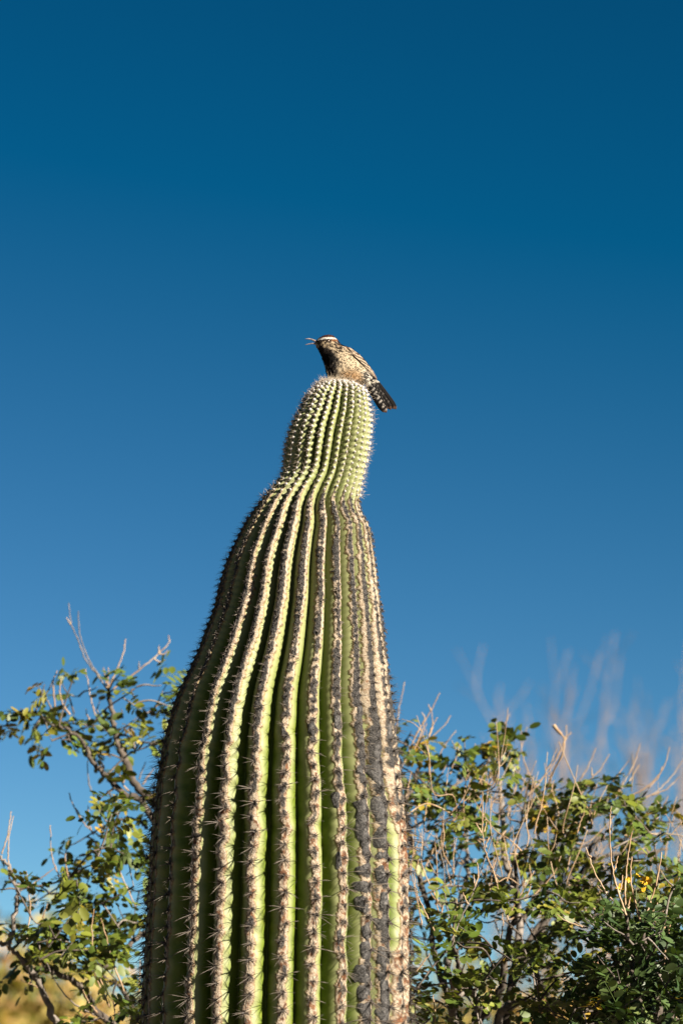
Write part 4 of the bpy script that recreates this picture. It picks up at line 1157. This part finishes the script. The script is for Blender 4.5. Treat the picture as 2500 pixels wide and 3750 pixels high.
# ---- dark flowering bush standing nearest
def shrub_near():
    d0 = .12
    base = P(2420, 3750, d0); base = (base.x + .05, d0, 0); b = Vector(base)
    s = Shrub('senna_shrub', 'dark green round-leaved shrub bearing a few yellow flowers on bare stems', base, DARKS, .0205)
    L2 = lambda p: cv(1950, 3050, 2.851, p)
    s.branch([b, b + Vector((-.02, 0, .9)), b + Vector((.02, .02, 1.6)), P(2420, 3950, d0)], .022, .013, name='trunk')
    s.px([(2420, 3950)] + L2([(1310, 2000), (1290, 1700), (1200, 1350), (1150, 1000)]), (d0, d0), .008, .003)
    s.px([(2420, 3950)] + L2([(1110, 1820), (1050, 1500), (1000, 1200), (970, 860)]), (d0, d0), .006, .003)
    s.px([(2420, 3950)] + L2([(900, 1950), (700, 1850), (520, 1870)]), (d0, d0 - .1), .005, .002)
    s.px(L2([(1200, 1350), (950, 1330), (700, 1450), (590, 1480)]), d0 - .05, .004, .0018)
    s.px([(2420, 3950)] + L2([(1450, 1900), (1500, 1600), (1450, 1200)]), (d0, d0 + .1), .006, .003)
    for pts in [[(550, 150), (640, 400), (760, 620), (880, 760), (970, 860)], [(800, 0), (820, 300), (870, 550), (940, 770), (970, 860)], [(1030, 0), (990, 250), (970, 450), (960, 660), (980, 850)], [(1030, 250), (1020, 450), (1050, 680), (1120, 900), (1150, 980)],
                [(1340, 200), (1290, 500), (1220, 740), (1180, 870), (1160, 980)], [(1300, 730), (1270, 800), (1200, 850)], [(670, 550), (720, 610), (770, 625)], [(885, 240), (860, 360), (840, 390)], [(935, 440), (920, 560), (900, 620)], [(1180, 650), (1215, 750)],
                [(1440, 930), (1390, 1150), (1360, 1420)], [(1010, 1330), (1000, 1530), (1050, 1700), (1110, 1820), (1200, 1990)], [(1015, 670), (985, 790)], [(1365, 840), (1370, 1000)], [(1510, 1830), (1480, 1990)], [(1280, 860), (1210, 910)], [(575, 232), (595, 250)]]:
        s.shoot(L2(pts), d0 + rng.uniform(-.04, .04), .0018)
    k = 0; tries = 0
    while k < 125 and tries < 4000:
        tries += 1
        x, y = rng.uniform(560, 1750), rng.uniform(880, 2250)
        left = np.interp(y, [880, 1000, 1150, 1300, 1450, 1600, 1700, 1800, 2000, 2250], [900, 640, 650, 650, 640, 640, 760, 620, 420, 400])
        if x < left + 40: continue
        if ((x - 1520) / 120) ** 2 + ((y - 1800) / 120) ** 2 < 1: continue
        X, Y = L2([(x, y)])[0]
        s.leafy(X, Y, d0 + rng.uniform(-.16, .22), int(rng.integers(3, 5)), .045); k += 1
    for x, y in [(590, 1430), (540, 1480), (660, 1580), (700, 1520), (480, 1830), (420, 1880), (560, 1800), (640, 920), (690, 850), (590, 1060), (620, 1900), (1420, 1500), (1500, 540), (1430, 530)]:
        X, Y = L2([(x, y)])[0]; s.leafy(X, Y, d0 - .05, 2, .03)
    # flowers: five cupped petals each
    for x, y, r in [(920, 580, .0095), (1195, 520, .0115), (1155, 620, .0105), (1090, 455, .006), (990, 490, .007), (1165, 495, .008)]:
        r *= .8; mb = MB(); c = np.array(P(*L2([(x, y)])[0], d0))
        ax = rng.normal(0, .5, 3) + np.array([-.2, -.6, .3]); ax /= np.linalg.norm(ax)
        t1 = np.cross(ax, (0, 0, 1.0)); t1 /= np.linalg.norm(t1); t2 = np.cross(ax, t1)
        for p_ in range(5):
            an = p_ * 2 * math.pi / 5 + rng.uniform(-.2, .2)
            rd = t1 * math.cos(an) + t2 * math.sin(an); sd = np.cross(ax, rd)
            v = [c, c + rd * r * .5 + sd * r * .45 + ax * r * .25, c + rd * r * 1.0 + sd * r * .35 + ax * r * rng.uniform(.4, .9), c + rd * r * 1.15 + ax * r * .55, c + rd * r - sd * r * .35 + ax * r * rng.uniform(.4, .9), c + rd * r * .5 - sd * r * .45 + ax * r * .25]
            mb.add(v, None, [(0, 1, 2), (0, 2, 3), (0, 3, 4), (0, 4, 5)])
        fl = obj('flower', mb.mesh('flower', M_FLOWER), s.root)
        mb = MB(); tube(mb, spline([c, c + np.array([rng.normal(0, .006), .006, -.016]), np.array(P(*L2([(1080 + rng.normal(0, 12), 640)])[0], d0)), np.array(P(*L2([(1085, 880)])[0], d0))], 12), .0005, .0008, 4)
        obj('flower_stem', mb.mesh('flower_stem', M_STEM), fl)
    s.finish()
shrub_near()

# ------------------------------------------------------------------ far trees
def bare_tree(name, label, X, Ytop, dist, width, nlimb, leafdots=0, group=None):
    d = dist + CAM_Y
    b = P(X, 3750, d); b = Vector((b.x, d, 0))
    H = P(X, Ytop, d).z
    root = empty(name, b); tag(root, label, 'tree', group)
    wm = width / 3750 * 36 / LENS * dist
    mb = MB(); tr = spline([b, b + Vector((.05, 0, H * .25)), b + Vector((-.03, .05, H * .45)), b + Vector((.06, 0, H * .66))], 20)
    tube(mb, tr, .05, .012, 7, None, .1); obj('trunk', mb.mesh('trunk', M_FARTWIG), root)
    for k in range(nlimb):
        mb = MB()
        st = tr[rng.integers(7, 18)]
        tx = b.x + rng.uniform(-1, 1) * wm / 2
        e = np.array([tx, d + rng.uniform(-1, 1) * wm * .35, H * rng.uniform(.80, 1.0)])
        e[2] = max(e[2], st[2] + .5)
        mid = st + (e - st) * .5 + np.array([(e[0] - st[0]) * .25, 0, -.12])
        p = spline([st, mid, e], 16); tube(mb, p, .011, .004, 5, None, .1)
        for j in range(9):
            q = p[rng.integers(4, 16)]; dv = np.array([rng.normal(0, .28), rng.normal(0, .28), 1.0]); dv /= np.linalg.norm(dv); l_ = rng.uniform(.25, .8)
            p2 = spline([q, q + dv * l_ * .5 + rng.normal(0, .04, 3), q + dv * l_], 7); tube(mb, p2, .0042, .0022, 4)
            for jj in range(2):
                q2 = p2[rng.integers(2, 6)]; dv2 = dv + rng.normal(0, .4, 3); dv2 /= np.linalg.norm(dv2)
                tube(mb, spline([q2, q2 + dv2 * l_ * .45], 4), .003, .002, 3)
        obj('limb', mb.mesh('limb', M_FARTWIG), root)
bare_tree('leafless_tree', 'tall leafless tree with fine upright twigs, blurred far behind the dense green shrub', 2310, 2600, 24, 500, 14)
bare_tree('leafless_tree', 'thin leafless tree with few limbs, blurred far beyond the tallest twigs of the dense shrub', 1975, 2640, 24, 330, 10)

def leafy_tree(X, Ytop, dist, width, label, group=None, tint=(1, 1, 1)):
    d = dist + CAM_Y
    b = P(X, 3750, d); b = Vector((b.x, d, 0)); H = P(X, Ytop, d).z
    root = empty('desert_tree', b); tag(root, label, 'tree', group)
    wm = width / 3750 * 36 / LENS * dist
    mb = MB(); tr = spline([b, b + Vector((.1, 0, H * .3)), b + Vector((-.05, 0, H * .6))], 10); tube(mb, tr, .13, .06, 7)
    tips = []
    for k in range(26):
        an = rng.uniform(0, 2 * math.pi); r = math.sqrt(rng.random()) * wm / 2
        zt = H * (.95 - .4 * (r / (wm / 2)) ** 2) - rng.uniform(0, H * .45)
        e = np.array([b.x + r * math.cos(an), d + r * math.sin(an) * .8, max(zt, .5)])
        st = tr[rng.integers(3, 10)]; p = spline([st, (st + e) / 2 + (0, 0, .15), e], 8); tube(mb, p, .035, .008, 5); tips.append(e); tips.append(p[5])
    obj('trunk', mb.mesh('trunk', M_BARK), root)
    mb = MB(); pal = np.array([(.10, .11, .03), (.15, .14, .04), (.07, .085, .025), (.20, .16, .06), (.17, .12, .06)]) * np.array(tint)
    tips = np.array(tips); n = 14000
    c = tips[rng.integers(len(tips), size=n)] + rng.normal(0, .24, (n, 3))
    a, e_ = rng.normal(0, 1, (n, 3)), rng.normal(0, 1, (n, 3))
    a /= np.linalg.norm(a, axis=1)[:, None]; e_ = np.cross(a, e_); e_ /= np.linalg.norm(e_, axis=1)[:, None]
    sz = rng.uniform(.03, .07, (n, 1))
    v = np.stack([c - a * sz, c + e_ * sz * .5, c + a * sz, c - e_ * sz * .5], 1).reshape(-1, 3)
    q = np.arange(n * 4).reshape(n, 4)
    cl = pal[rng.integers(len(pal), size=n)].repeat(4, 0)
    mb.add(v, q, None, cl)
    obj('crown', mb.mesh('crown', M_FARLEAF), root)
leafy_tree(-20, 3230, 21, 620, 'broad olive desert tree, blurred far behind the sparse shrub', tint=(1.25, 1.05, .9))
leafy_tree(300, 3400, 24, 560, 'low brownish desert tree, blurred beyond the sparse shrub beside the broad olive tree', tint=(1.4, 1.1, .9))
leafy_tree(560, 3520, 26, 420, 'small dim desert tree far off, showing between the sparse shrub and the cactus')
leafy_tree(1700, 3560, 24, 480, 'olive desert tree far off, glimpsed low through the dense green shrub', tint=(1.3, 1.05, .95))
leafy_tree(2120, 3600, 23, 460, 'brownish desert tree far off, glimpsed between the dense shrub and the flowering shrub', tint=(1.4, 1.05, .95))
